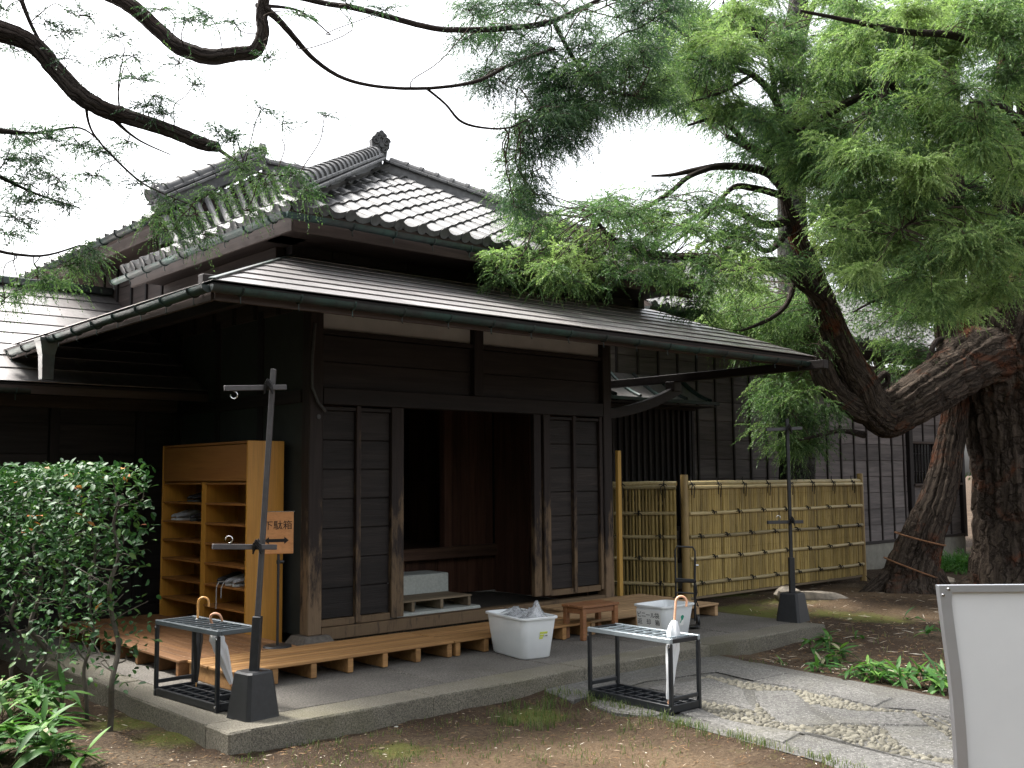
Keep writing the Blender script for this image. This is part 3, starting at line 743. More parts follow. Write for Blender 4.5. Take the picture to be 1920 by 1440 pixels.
# upper walls
def vwall_y(x, y0, y1, z0, z1, step, mat, nm='side_wall'):
    b = piece(nm, H, mat, (x+.03, (y0+y1)/2, (z0+z1)/2), (.03, y1-y0, z1-z0), .003)
    iv = Matrix.Translation((-(x+.03), -(y0+y1)/2, -(z0+z1)/2)); n = int(round((z1-z0)/.30)); h = (z1-z0)/n
    for r in range(n):
        o = piece('plank', b, mat, (x+.006, (y0+y1)/2, z0+h*(r+.5)), (.02, y1-y0, h-.006), .004); o.matrix_parent_inverse = iv
    k = y0+step*.5
    while k < y1:
        o = piece('batten', b, M['batten'], (x-.014, k, (z0+z1)/2), (.03, .045, z1-z0), .004); o.matrix_parent_inverse = iv; k += step
vwall_y(-.06, .30, 6.2, 3.10, 4.22, .46, M['side'])
vwall_y(-.06, 6.2, 11.8, 2.60, 4.28, .46, M['side'])
uw = piece('upper_wall', H, M['dark'], (2.45, .31, 3.68), (5.0, .05, .66), .003)
for k in range(6): piece('batten', H, M['batten'], (.40+k*.92, .278, 3.74), (.05, .02, .5), .003)
for xx in (-.04, 4.92): piece('corner_post', H, M['batten'], (xx, .29, 3.72), (.12, .12, .78), .006)
piece('upper_wall', H, M['dark'], (4.92, 3.2, 3.75), (.05, 5.8, 1.0), .003)

# pantile
def tile_mesh(eave=False):
    pr = [(0, .018), (.03, .043), (.062, .050), (.095, .040), (.13, .014), (.17, -.002), (.215, -.004), (.25, .008), (.285, .024)]
    V = []; Fc = []; n = len(pr); Lt = .275; th = .016
    for y, dz in ((0, .026), (Lt, .004)):
        V += [(x, y, z+dz) for x, z in pr]
    V += [(x, 0, z+.026-th) for x, z in pr]
    V += [(x, .05, z+.02-th) for x, z in pr]
    for i in range(n-1):
        Fc += [[i, i+1, n+i+1, n+i], [2*n+i, 2*n+i+1, i+1, i], [3*n+i, 3*n+i+1, 2*n+i+1, 2*n+i]]
    if eave:
        o = len(V); c = (.062, -.012, .022)
        V += [(c[0]+.056*math.cos(t), c[1], c[2]+.056*math.sin(t)) for t in np.linspace(0, 2*PI, 12, endpoint=False)]
        V += [(c[0]+.056*math.cos(t), .03, c[2]+.056*math.sin(t)) for t in np.linspace(0, 2*PI, 12, endpoint=False)]
        V += [(c[0]+.040*math.cos(t), c[1]+.006, c[2]+.040*math.sin(t)) for t in np.linspace(0, 2*PI, 12, endpoint=False)]
        Fc += [[o+i, o+(i+1) % 12, o+12+(i+1) % 12, o+12+i] for i in range(12)]
        Fc += [[o+(i+1) % 12, o+i, o+24+i, o+24+(i+1) % 12] for i in range(12)] + [[o+24+i for i in range(12)][::-1]]
        o = len(V)      # hanging lip of the eave tile
        V += [(x, -.002, z+.026) for x, z in pr[3:]] + [(x, -.004, z-.028) for x, z in pr[3:]]
        m = len(pr[3:]); Fc += [[o+m+i, o+m+i+1, o+i+1, o+i] for i in range(m-1)]
    return MB().add(V, Fc).mesh('roof_tile', M['tile'], 50)
TILE, ETILE = tile_mesh(), tile_mesh(True)
def tiles(part, O, A, U, L, left, right, limit, cw=.268, rh=.236, far_stuff=True):
    """O = eave corner, A along the eave; returns how many tiles were laid singly"""
    O = Vector(O); A = Vector(A).normalized(); U = Vector(U).normalized(); N = A.cross(U); flip = N.z < 0
    if flip: N = -N
    cells = []
    rows = int(L/rh)
    for r in range(rows):
        v = r*rh; u = math.floor(left(v)/cw)*cw
        while u < right(v)-.1:
            if u+cw*.95 > left(v+.06) and u+cw*.12 < right(v+.06): cells.append((r, u, v))
            u += cw
    one = cells[:limit]; rest = cells[limit:]
    R = Matrix((A, U, N)).transposed() if not flip else Matrix((-A, U, N)).transposed()
    pm = part.matrix_basis
    def mat(u, v):
        m = R.to_4x4(); m.translation = O+A*(u+(cw if flip else 0))+U*v+N*(.01+random.uniform(-.003, .003)); return m
    for r, u, v in one: link('roof_tile', ETILE if r == 0 else TILE, part, matrix=pm.inverted() @ mat(u, v))
    if rest:
        vs = np.array([v.co[:] for v in TILE.vertices]); fs = [list(f.vertices) for f in TILE.polygons]; mb = MB()
        for r, u, v in rest:
            m = np.array(mat(u, v)); mb.add(vs @ m[:3, :3].T+m[:3, 3], fs)
        mb.build('roof_tiles', M['tile'], part, 50, kind='stuff')
    return len(one)
def ridge(parent, p0, p1, w=.20, caps=True, name='roof_ridge', base=2):
    """stacked flat tiles under a row of round cap tiles, p0 low end, p1 high end"""
    p0 = np.array(p0, float); p1 = np.array(p1, float); d = p1-p0; L = np.linalg.norm(d); d /= L
    s = np.cross(d, (0, 0, 1.0)); s /= np.linalg.norm(s); n = np.cross(s, d)
    core = MB().bar(p0+n*.02, p1+n*.02, w*.8, .16, .01).build(name, M['tile'], parent)
    k = 0.0
    while k < L-.05:
        q = min(k+.26, L)
        for j in range(base):
            mb = MB().bar(p0+d*(k+.002)+n*(.075+.045*j), p0+d*(q-.002)+n*(.075+.045*j), w+.06-.05*j, .034, .006); mb.build('ridge_course_tile', M['tile'], core)
        k += .26
    k = 0.0; r = w*.44
    while caps and k < L-.1:
        V = []; m = 9; a = np.linspace(-.15, PI+.15, m)
        for (t, rr) in ((0, r*1.16), (.045, r*1.16), (.05, r), (.235, r*.96)):
            V += [p0+d*(k+t)+s*math.cos(x)*rr+n*(.075+.045*base-.03+math.sin(x)*rr) for x in a]
        Fc = [[j*m+i, j*m+i+1, (j+1)*m+i+1, (j+1)*m+i] for j in range(3) for i in range(m-1)] + [[i for i in range(m)][::-1]]
        MB().add(V, Fc).build('ridge_cap_tile', M['tile'], core, 50); k += .205
    return core
def ogre(parent, c, rz, s=1.0):
    """carved ridge-end tile: shouldered slab with scrolls and a round stub on top"""
    R = Matrix.Rotation(rz, 3, 'Z'); mb = MB()
    pts = [(-.13, -.34), (.13, -.34), (.15, -.14), (.20, -.10), (.21, .05), (.15, .12), (.10, .22), (0, .25), (-.10, .22), (-.15, .12), (-.21, .05), (-.20, -.10), (-.15, -.14)]
    def T(v): return np.array(R @ (Vector(v)*s))+np.array(c)
    P = [T((x, -.06, z)) for x, z in pts]; mb.prism(P, np.array(R @ Vector((0, .13*s, 0))))
    for sx in (-1, 1):
        for (cx, cz, r0) in ((.12, .03, .09), (.085, -.15, .065), (.06, .14, .06)):
            sp = [T((sx*(cx+math.cos(t)*r0*(1-t/14)), -.075, cz+math.sin(t)*r0*(1-t/14))) for t in np.linspace(0, 10, 26)]
            mb.tube(sp, .02*s, 6)
    mb.tube([T((0, -.05, -.06)), T((0, -.11, -.06))], .055*s, 10)
    mb.tube([T((0, -.10, .20)), T((0, .14, .20))], .06*s, 10)
    return mb.build('ridge_ornament', M['tile'], parent, 40)

# main block: hipped tile roof
ZA = 3.845; C0 = np.array([-.60, -.61, ZA]); C1 = np.array([5.0, -.61, ZA]); PK = np.array([2.2, 2.19, 5.33])
UF = np.array([0, 2.80, 1.485]); LF = np.linalg.norm(UF)
rf = deck_plane('tiled_roof', [C0, C1, PK], M['fascia'], H, .05)
nt = tiles(rf, C0, (1, 0, 0), UF, LF, lambda v: 2.80*v/LF, lambda v: 5.6-2.80*v/LF, 190)
USL = np.array([2.80, 0, 1.485])
rs = deck_plane('tiled_roof', [(-.60, 3.0, ZA), C0, PK, (2.2, 3.0, 5.33)], M['fascia'], H, .05)
tiles(rs, C0, (0, 1, 0), USL, LF, lambda v: 2.80*v/LF, lambda v: 3.61, 110)
deck_plane('roof_slope', [C1, (5.0, 9.0, ZA), (2.2, 9.0, 5.33), PK], M['tile'], H, .05)
deck_plane('roof_slope', [(2.2, 3.0, 5.33), (2.2, 9.0, 5.33), (1.2, 9.0, 4.8), (1.2, 3.0, 4.8)], M['tile'], H, .05)
ridge(H, C0+np.array([.12, .12, .11]), PK+np.array([-.05, -.05, .08]), .21)
ridge(H, C1+np.array([-.12, .12, .11]), PK+np.array([.05, -.05, .06]), .17, True, 'roof_ridge', 1)
ridge(H, (2.2, 9.0, 5.38), (2.2, 2.3, 5.38), .19)
ogre(H, PK+np.array([0, -.06, .36]), math.radians(-8), .60)
for a, b in ((C0, C1),):
    piece('fascia', H, M['fascia'], (2.2, -.565, ZA-.105), (5.5, .03, .17), .005)
piece('fascia', H, M['fasciay'], (-.555, 1.2, ZA-.105), (.03, 3.55, .17), .005)
piece('soffit', H, M['fascia'], (2.2, -.15, ZA-.10), (5.4, .82, .02), .003)
piece('soffit', H, M['fasciay'], (-.32, 1.5, ZA-.10), (.46, 3.1, .02), .003)
piece('eave_plate', H, M['fasciay'], (-.13, 1.7, ZA-.17), (.10, 2.6, .12), .005)
gutter(H, (-.70, -.70, ZA-.075), (5.1, -.70, ZA-.105), .048)
gutter(H, (-.70, -.70, ZA-.075), (-.70, 3.15, ZA-.105), .048)
# higher rear block
B0 = np.array([-.60, 2.29, 4.30]); BP = np.array([.70, 2.29, 5.08])
UB = np.array([1.30, 0, .78]); LB = np.linalg.norm(UB)
rb = deck_plane('tiled_roof', [(-.60, 12.0, 4.30), B0, BP, (.70, 12.0, 5.08)], M['fascia'], H, .05)
tiles(rb, B0, (0, 1, 0), UB, LB, lambda v: 0, lambda v: 9.7, 36)
deck_plane('roof_slope', [BP, (.70, 12.0, 5.08), (2.1, 12.0, 5.12), (2.1, 2.29, 5.12)], M['tile'], H, .05)
ridge(H, B0+np.array([.02, .03, .12]), BP+np.array([0, .03, .10]), .19)
ridge(H, (.70, 2.32, 5.10), (1.90, 2.32, 5.13), .12, True, 'roof_ridge', 1)
ogre(H, B0+np.array([.02, .0, .27]), math.radians(-80), .50)
ogre(H, BP+np.array([-.02, .03, .26]), math.radians(-80), .30)
gw = MB().prism([(-.50, 2.33, 4.05), (.70, 2.33, 4.50), (2.1, 2.33, 5.0), (2.1, 2.33, 5.08), (.70, 2.33, 5.03), (-.50, 2.33, 4.33)], (0, .05, 0)).build('gable_wall', M['tile'], H)
for k in range(15):      # round tiles curling down under the verge
    x = -.50+.115*k; zb_ = 4.30+.60*(x+.6) if x < .7 else 5.10; za_ = 3.88+.530*(x+.6)
    MB().tube([(x, 2.31, zb_-.02), (x, 2.20, zb_-.05), (x, 2.02, (zb_+za_)/2-.04), (x-.02, 1.88, za_+.06), (x-.05, 1.70, za_+.03)], .036, 8).build('verge_tile', M['tile'], gw, True)
piece('fascia', H, M['fasciay'], (-.555, 7.2, 4.205), (.03, 9.6, .17), .005)
piece('soffit', H, M['fasciay'], (-.30, 7.2, 4.195), (.46, 9.5, .02), .003)
MB().bar(B0+np.array([0, .01, -.10]), BP+np.array([0, .01, -.10]), .03, .16, .004).build('barge_board', M['fascia'], H)
gutter(H, (-.70, 2.35, 4.27), (-.70, 12.0, 4.24), .052)

# left wing
WZ, WY = 2.45, 2.05; UWn = np.array([0, 2.85, 1.425]); LWn = np.linalg.norm(UWn)
wg = deck_plane('wing_roof', [(-9, WY, WZ), (-.06, WY, WZ), (-.06, WY+2.85, WZ+1.425), (-9, WY+2.85, WZ+1.425)], M['dark'], H)
sheets(wg, (-9, WY, WZ), (1, 0, 0), UWn, LWn, 9, lambda v: 0, lambda v: 8.93, 1.8, M['copper'])
deck_plane('wing_roof', [(-9, WY+2.9, WZ+1.40), (-.06, WY+2.9, WZ+1.40), (-.06, 9.0, 2.3), (-9, 9.0, 2.3)], M['copper'], H)
MB().bar((-9, WY+2.88, WZ+1.47), (-.08, WY+2.88, WZ+1.47), .26, .09, .01).build('ridge_cap', M['ridgecap'], H)
piece('fascia', H, M['fascia'], (-4.5, WY+.02, WZ-.07), (8.9, .03, .08), .004)
gutter(H, (-9, WY-.06, WZ-.055), (-1.9, WY-.06, WZ-.07), .05)
piece('wing_beam', H, M['fascia'], (-4.5, 2.86, 2.33), (8.9, .10, .13), .005)
ww = piece('wing_wall', H, M['dark'], (-4.5, 2.96, 1.42), (8.9, .06, 2.84), .003)
for k in range(10): piece('wing_post', H, M['batten'], (-.45-.92*k, 2.91, 1.14), (.10, .08, 2.28), .005)
for k in range(9):
    for r in range(6): piece('inner_board', H, M['dark'], (-.91-.92*k, 2.925, .30+.33*r), (.81, .02, .322), .004)
piece('wing_sill', H, M['beam'], (-4.5, 2.90, .07), (8.9, .12, .14), .005)

# steps inside the hall
st = MB().box((1.25, .62, .07), (2.2, .50, .10), .012).build('stone_step', M['stone'])
tag(st, 'low pale stone slab just inside the entrance sill', 'stone step')
st2 = MB().box((1.35, 1.12, .235), (1.96, .42, .41), .014)
st2 = st2.build('shoe_stone', M['stone']); tag(st2, 'tall pale granite block behind the slatted step inside the hall', 'stone step')
def slatted(name, label, cat, x0, y0, x1, y1, top, along, n, legs, mat, group=None, legmat=None, th=.022, lw=.05):
    """slatted wooden platform; slats run along 'x' or 'y', bearers across"""
    t = thing(name, label, cat, ((x0+x1)/2, (y0+y1)/2, 0), 0, group); hx, hy = (x1-x0)/2, (y1-y0)/2
    if along == 'x':
        w = 2*hy/n
        for k in range(n): piece('slat', t, mat, (random.uniform(-.004, .004), -hy+w*(k+.5), top-th/2+random.uniform(-.0015, .0015)), (2*hx, w-.010, th), .004)
        for k in range(legs):
            x = -hx+lw*.8+(2*hx-lw*1.6)*k/(legs-1)
            piece('bearer', t, legmat or mat, (x, 0, (top-th)/2+.001), (lw, 2*hy-.02, top-th-.004), .004)
    else:
        w = 2*hx/n
        for k in range(n): piece('slat', t, mat, (-hx+w*(k+.5), random.uniform(-.004, .004), top-th/2+random.uniform(-.0015, .0015)), (w-.010, 2*hy, th), .004)
        for k in range(legs):
            y = -hy+lw*.8+(2*hy-lw*1.6)*k/(legs-1)
            piece('bearer', t, legmat or mat, (0, y, (top-th)/2+.001), (2*hx-.02, lw, top-th-.004), .004)
    return t
s = slatted('slatted_step', 'old greyish slatted board resting on the stone slab inside the hall', 'slatted board', .3, .40, 2.25, .86, .12, 'x', 3, 6, M['oldsunoko'], None, None, .02, .04)
s.location.z = .121
sb = thing('step_board', 'reddish wooden step board at the raised floor inside the hall', 'step', (1.25, 1.55, 0))
piece('top', sb, M['in'], (.0, 0, .545), (1.5, .32, .035), .005); piece('leg', sb, M['in'], (.70, 0, .28), (.05, .28, .50), .004); piece('leg', sb, M['in'], (-.70, 0, .28), (.05, .28, .50), .004)
G_D = 'slatted wooden platforms around the entrance'
slatted('slatted_platform', 'long orange-brown slatted platform below the left plank panel of the entrance', 'slatted platform', -1.52, -1.45, .525, -.74, .135, 'x', 8, 7, M['deck'], G_D)
slatted('slatted_platform', 'slatted platform running along the open doorway behind the white bin', 'slatted platform', .535, -1.45, 2.20, -.74, .135, 'x', 8, 6, M['deck'], G_D)
slatted('slatted_platform', 'pale slatted platform with a free end beside the bamboo fence', 'slatted platform', 2.21, -1.43, 4.20, -.74, .135, 'x', 7, 7, M['deckpale'], G_D)
slatted('slatted_platform', 'short slatted platform tucked against the right corner post stone', 'slatted platform', 2.6, -.725, 4.28, -.22, .135, 'x', 5, 5, M['deckpale'], G_D)
slatted('slatted_platform', 'dark brown slatted platform with lengthwise slats in front of the shoe cabinet', 'slatted platform', -1.58, -.72, -.55, 2.1, .135, 'y', 10, 8, M['decky'], G_D)
yp = MB().box((0, 0, .9), (.06, .045, 1.82), .004).build('wooden_post', M['newpost']); yp.location = (4.11, -.07, .0)
tag(yp, 'bright yellow new wooden post standing against the right corner of the entrance', 'post')

# ------------------------------------------------------------------ lettering
def text_mesh(body, size, mat, ext=.0006):
    cu = bpy.data.curves.new('lettering', 'FONT'); cu.body = body; cu.size = size; cu.extrude = ext; cu.align_x = 'CENTER'; cu.align_y = 'CENTER'; cu.resolution_u = 3
    o = bpy.data.objects.new('lettering', cu); COL.objects.link(o); bpy.context.view_layer.update()
    me = bpy.data.meshes.new_from_object(o.evaluated_get(bpy.context.evaluated_depsgraph_get()))
    bpy.data.objects.remove(o); bpy.data.curves.remove(cu)
    me.materials.clear(); me.materials.append(mat); me.name = 'lettering'; return me
FRONT = Matrix.Rotation(PI/2, 4, 'X')        # lettering plane facing -Y

# ------------------------------------------------------------------ shoe cabinet
cx0, cx1, cy0, cy1, ch = -.51, -.135, .275, 2.15, 1.862
sc = thing('shoe_cabinet', 'tall orange plywood shoe cabinet with open pigeonholes', 'shoe cabinet', ((cx0+cx1)/2, (cy0+cy1)/2, 0))
hw, hl = (cx1-cx0)/2, (cy1-cy0)/2
for y in (-hl+.0125, hl-.0125): piece('side_panel', sc, M['cab'], (0, y, ch/2), (2*hw, .025, ch), .003)
piece('top_panel', sc, M['cabshade'], (.002, 0, ch-.0125), (2*hw-.006, 2*hl-.052, .024), .003)
piece('back_panel', sc, M['cabshade'], (hw-.008, 0, ch/2), (.012, 2*hl-.052, ch-.06), .002)
piece('front_board', sc, M['cabshade'], (-hw+.012, 0, 1.66), (.018, 2*hl-.054, .34), .003)
piece('divider', sc, M['cab'], (.004, -.01, .74), (2*hw-.03, .10, 1.48), .003)
zs = [.10, .31, .51, .709, .90, 1.091, 1.283, 1.478]
for z in zs:
    for y0, y1 in ((-hl+.026, -.062), (.042, hl-.026)): piece('shelf', sc, M['cabshade'], (-.002, (y0+y1)/2, z-.011), (2*hw-.022, y1-y0, .02), .003)
def shoe_mesh(mat, L=.26):
    st = [(0, .030, .060), (.08, .037, .075), (.25, .040, .082), (.42, .040, .074), (.60, .044, .058), (.80, .046, .044), (.94, .036, .034), (1.0, .016, .022)]
    V = []; n = 10
    for t, w, h in st:
        for k in range(n):
            a = 2*PI*k/n; V.append(((t-.5)*L, math.cos(a)*w, .014+h*.5+math.sin(a)*h*.5))
    m = len(st); Fc = [[i*n+k, i*n+(k+1) % n, (i+1)*n+(k+1) % n, (i+1)*n+k] for i in range(m-1) for k in range(n)] + [list(range(n))[::-1], [(m-1)*n+k for k in range(n)]]
    return MB().add(V, Fc).mesh('shoe_upper', mat, True)
def sole_mesh(mat, L=.265):
    pts = [((t-.5)*L, w, 0) for t, w in ((0, .02), (.06, .034), (.3, .036), (.6, .044), (.85, .042), (1, .012))] + [((t-.5)*L, -w, 0) for t, w in ((1, .012), (.85, .042), (.6, .044), (.3, .036), (.06, .034), (0, .02))]
    return MB().prism(pts, (0, 0, .02)).mesh('sole', mat)
SHM = {k: shoe_mesh(M[k]) for k in ('shoe', 'shoegrey')}; SOM = {'shoe': sole_mesh(M['black']), 'shoegrey': sole_mesh(M['sole'])}
def shoe(kind, y, z, label, rz=0.0):
    t = thing('shoe', label, 'shoe', (-.335, y, z+.001), PI+rz, 'shoes left on the cabinet shelves')
    link('upper', SHM[kind], t, (0, 0, .012)); link('sole', SOM[kind], t)
    mb = MB().tube([(-.06, .012, .092), (-.03, 0, .096), (-.06, -.012, .092)], .011, 6); mb.build('collar', M['black'], t, True)
shoe('shoe', 1.50, 1.283, 'dark shoe in the upper left pigeonhole, nearer the divider', .05)
shoe('shoe', 1.62, 1.283, 'dark shoe in the upper left pigeonhole beside its partner', -.05)
shoe('shoegrey', 1.88, 1.091, 'pale grey sneaker at the left end of the third shelf down', .04)
shoe('shoegrey', 1.99, 1.091, 'pale grey sneaker against the left side of the cabinet', -.03)
shoe('shoe', 1.55, 1.091, 'black shoe in the middle of the left column, third shelf down', .03)
shoe('shoegrey', .62, .51, 'grey laced sneaker in the low right pigeonhole, nearer the outside', .10)
shoe('shoegrey', .75, .51, 'grey laced sneaker in the low right pigeonhole beside a dark shoe', -.04)
shoe('shoe', .93, .51, 'flat dark shoe next to grey sneakers low in the cabinet', .02)
for y, l in ((.80, .24), (.70, .13)):
    o = MB().tube([(-.40, y, .55), (-.515, y, .545), (-.535, y+.004, .50), (-.535, y+.008, .535-l)], .005, 6).build('shoelace', M['sole'])
    tag(o, 'long pale shoelace hanging over the shelf edge' if l > .2 else 'short pale shoelace hanging over the shelf edge', 'shoelace')

# ------------------------------------------------------------------ sign with geta box lettering
sp = onz(520, 1213, .135); sgc = ony(523.5, 999, sp[1]-.02)
rz = -YAW*.55
sg = thing('sign_stand', 'small orange wooden sign on a thin pole with black characters and a double arrow', 'sign', (sp[0], sp[1], .0), rz)
dxs = (sgc[0]-sp[0])/math.cos(rz); zc = sgc[2]
plate = piece('sign_board', sg, M['sign'], (dxs-.006, -.02, zc), (.262, .018, .345), .006)
for k, ch_ in enumerate('下駄箱'):
    o = link('lettering', text_mesh(ch_, .078, M['ink']), sg, matrix=Matrix.Translation((dxs-.080+.078*k, -.0305, zc+.058)) @ FRONT)
ar = [(-.098, 0), (-.062, .030), (-.062, .013), (.062, .013), (.062, .030), (.098, 0), (.062, -.030), (.062, -.013), (-.062, -.013), (-.062, -.030)]
MB().prism([(dxs-.012+x, -.0315, zc-.062+z) for x, z in ar], (0, .003, 0)).build('double_arrow', M['ink'], sg)
piece('frame_edge', sg, M['chrome'], (dxs, -.02, zc+.175), (.266, .022, .006), .001)
MB().tube([(0, 0, .135), (0, 0, zc-.17)], .011, 10).build('pole', M['black'], sg, True)
MB().tube([(0, 0, zc-.25), (0, 0, zc-.13)], .008, 10).build('inner_tube', M['chrome'], sg, True)
MB().tube([(0, 0, zc-.255), (0, 0, zc-.225)], .016, 10).tube([(.012, 0, zc-.24), (.045, 0, zc-.24)], .014, 8).build('knob', M['black'], sg, True)
MB().tube([(0, 0, .136), (0, 0, .15)], [.12, .11], 20).build('base_plate', M['black'], sg, True)

# ------------------------------------------------------------------ hook poles on weighted feet
def frustum(b, t, h, bev=.02):
    V = []
    for w, z in ((b, 0), (b-.004, .012), (t+.004, h-.012), (t-.02, h)):
        c = w/2; e = min(.022, c*.2)
        V += [(-c+e, -c, z), (c-e, -c, z), (c, -c+e, z), (c, c-e, z), (c-e, c, z), (-c+e, c, z), (-c, c-e, z), (-c, -c+e, z)]
    Fc = [list(range(8))[::-1], [24+i for i in range(8)]] + [[j*8+i, j*8+(i+1) % 8, (j+1)*8+(i+1) % 8, (j+1)*8+i] for j in range(3) for i in range(8)]
    return MB().add(V, Fc)
def hook_pole(label, base, rz, top, bars, size, slv):
    base = np.array(base); t = thing('hook_pole', label, 'pole stand', tuple(base), 0, 'poles with cross bars in black feet')
    fo = frustum(size, size*.72, .29).build('foot', M['black'], t, False); fo.rotation_euler.z = rz
    tp = np.array(top)-base; p0 = np.array((0, 0, .27))+tp*np.array((1, 1, 0))*.02
    dirn = (tp-p0)/np.linalg.norm(tp-p0)
    side = tuple(RT*[1, 1, 0])
    MB().bar(p0, tp, .037, .032, .003, up=side).build('pole', M['polegrey'] if 'leaning' in label else M['black'], t)
    MB().bar(p0, p0+dirn*slv, .062, .056, .004, up=side).build('sleeve', M['black'], t)
    for c, a, b, hook in bars:
        c = np.array(c)-base; a = np.array(a)-base; b = np.array(b)-base
        off = -FW*[1, 1, 0]*.042
        br = MB().bar(a+off, b+off, .022, .034, .003).build('cross_bar', M['polegrey'] if 'leaning' in label else M['black'], t)
        mb = MB()
        for q in (-.012, .004, .018): 
            mb.tube([c+off*1.7+np.array((.026*math.cos(x), .026*math.sin(x), q+.03*math.sin(x*2))) for x in np.linspace(0, 2*PI, 9)], .006, 5)
        mb.tube([c+off*1.6+RT*.02+UP*.02, c+off*1.6-RT*.02-UP*.02], .008, 5).tube([c+off*1.6-RT*.02+UP*.02, c+off*1.6+RT*.02-UP*.02], .008, 5)
        mb.build('binding', M['rope'], br, True)
        if hook is not None:
            h0 = a+(b-a)*hook[0]+off; sg_ = hook[1]
            MB().tube([h0+UP*.020*sg_] + [h0+UP*sg_*(.045+.022*math.cos(x))+RT*.022*math.sin(x) for x in np.linspace(PI, -PI*.55, 12)], .004, 6).build('hook', M['chrome'], br, True)
M['polegrey'] = plain('grey_angle_steel', (.060, .055, .055), .55, 0, .25, 20)
b1 = np.array([-1.765, -2.262, 0.0])
hook_pole('leaning dark metal pole with two cross bars in a black foot at the left corner', b1, .12, ony(513, 692, -2.28),
          [(ony(508, 727, -2.28), ony(424, 729, -2.28), ony(539, 727, -2.28), (.15, -1)), (ony(487, 1024, -2.28), ony(402, 1024, -2.28), ony(521, 1025, -2.28), (.25, 1))], .255, .36)
b2 = np.array([*ony(1487, 1160, -2.2)[:2], 0.0])
hook_pole('upright black pole with two cross bars standing before the bamboo fence', b2, .12, (b2[0], b2[1], 2.10),
          [((b2[0], b2[1], 1.99), ony(1434, 806, -2.2), ony(1501, 803, -2.2), None), ((b2[0], b2[1], 1.03), ony(1437, 979, -2.2), ony(1503, 978, -2.2), (.3, 1))], .27, .38)

# ------------------------------------------------------------------ umbrella racks and umbrellas
def rack(label, o, rz, L, Wd, Hh, topmat):
    t = thing('umbrella_rack', label, 'umbrella stand', o, rz, 'umbrella racks on the pavement')
    s = .026
    for x in (s/2, L-s/2):
        for y in (s/2, Wd-s/2):
            lg = piece('leg', t, M['blacksteel'], (x, y, Hh/2-.02), (s, s, Hh-.03), .003)
            for z in (.035, Hh-.055):
                bo = MB().tube([(0, 0, 0), (0, -.006, 0)], .008, 8).build('bolt', M['chrome'], lg, True)
                bo.location = (0, -s/2 if y < Wd/2 else s/2+.006, z-(Hh/2-.02))
    for y in (.014, Wd-.014): piece('top_rail', t, topmat, (L/2, y, Hh-.016), (L, .026, .034), .004)
    for x in (.014, L-.014): piece('end_rail', t, topmat if topmat is not M['greysteel'] else M['blacksteel'], (x, Wd/2, Hh-.017), (.026, Wd-.056, .032), .004)
    n = 9
    for k in range(1, n): piece('grid_bar', t, topmat, (L*k/n, Wd/2, Hh-.010), (.014, Wd-.05, .012), .002)
    for k in (1, 2): piece('grid_bar', t, topmat, (L/2, Wd*k/3, Hh-.018), (L-.05, .010, .010), .002)
    for y in (.014, Wd-.014): piece('tray_side', t, M['blacksteel'], (L/2, y, .030), (L-.054, .022, .05), .003)
    for x in (.014, L-.014): piece('tray_side', t, M['blacksteel'], (x, Wd/2, .030), (.022, Wd-.056, .05), .003)
    for x in (.014, L-.014): piece('end_bar', t, M['blacksteel'], (x, Wd/2, .095), (.018, Wd-.05, .026), .003)
    piece('tray', t, M['black'], (L/2, Wd/2, .012), (L-.05, Wd-.05, .014), .002)
    for k in range(1, n): piece('tray_divider', t, M['blacksteel'], (L*k/n, Wd/2, .032), (.012, Wd-.052, .028), .002)
    for k in (1, 2): piece('tray_divider', t, M['blacksteel'], (L/2, Wd*k/3, .034), (L-.052, .012, .030), .002)
    return t
RK = (.529, -3.008); ra = math.radians(-91.3)
rack('umbrella rack with pale grey top grid standing on the stone path', (*RK, ZP), ra, .803, .317, .498, M['greysteel'])
RL = (-1.963, -1.175); la = math.radians(-85.6)
rack('umbrella rack with dark top grid beside the leaning pole at the left corner', (*RL, 0), la, .844, .313, .523, M['darkgrid'])
def umbrella(label, foot, grip, handle, canopy, fold=.030, hook_dir=None, group='umbrellas left in the racks', r0=.10, r1=.70):
    """closed stick umbrella from its tip to the crook handle"""
    foot = np.array(foot, float); grip = np.array(grip, float); d = grip-foot; L = np.linalg.norm(d); d /= L
    t = thing('umbrella', label, 'umbrella', tuple(foot), 0, group)
    hd_ = np.array(hook_dir if hook_dir is not None else RT, float); hd_ -= d*(hd_ @ d); hd_ /= np.linalg.norm(hd_)
    R = .038
    sh = L-.02
    MB().tube([d*0, d*(L-.16)], .0045, 8).build('shaft', M['chrome'], t, True)
    pts = [d*(L-.20), d*(L-.10), d*(L-R)] + [d*(L-R)+hd_*R*(1-math.cos(a))+d*R*math.sin(a) for a in np.linspace(.25, PI, 10)] + [d*(L-R-.028)+hd_*2*R]
    MB().tube(pts, [.0085]*(len(pts)-1)+[.0085], 9).build('crook_handle', handle, t, True)
    MB().tube([d*0, d*.03, d*.05], [.004, .006, .006], 8).build('tip', handle, t, True)
    P = []; Rr = []
    for s_, w in ((.06, .012), (.12, .017), (.25, .024), (.40, .031), (.52, .037), (.60, .034), (.66, .040), (.72, .030), (.77, .016)):
        P.append(d*(s_*L)); Rr.append(w*fold/.030)
    ph = random.uniform(0, 6)
    MB().tube(P, Rr, 20, wob=lambda a, l: 1+.20*np.sin(a*7+l*9+ph)+.08*np.sin(a*3-l*5)).build('canopy', canopy, t, 75)
    return t
def rk(o, a, u, v, z): return np.array([o[0]+math.cos(a)*u-math.sin(a)*v, o[1]+math.sin(a)*u+math.cos(a)*v, z])
umbrella('closed translucent white umbrella with a pale cane crook in the right rack', rk(RK, ra, .71, .07, ZP+.03), ony(1268, 1117, rk(RK, ra, .66, .16, 0)[1]), M['pinkhandle'], M['vinyl'], .034, RT)
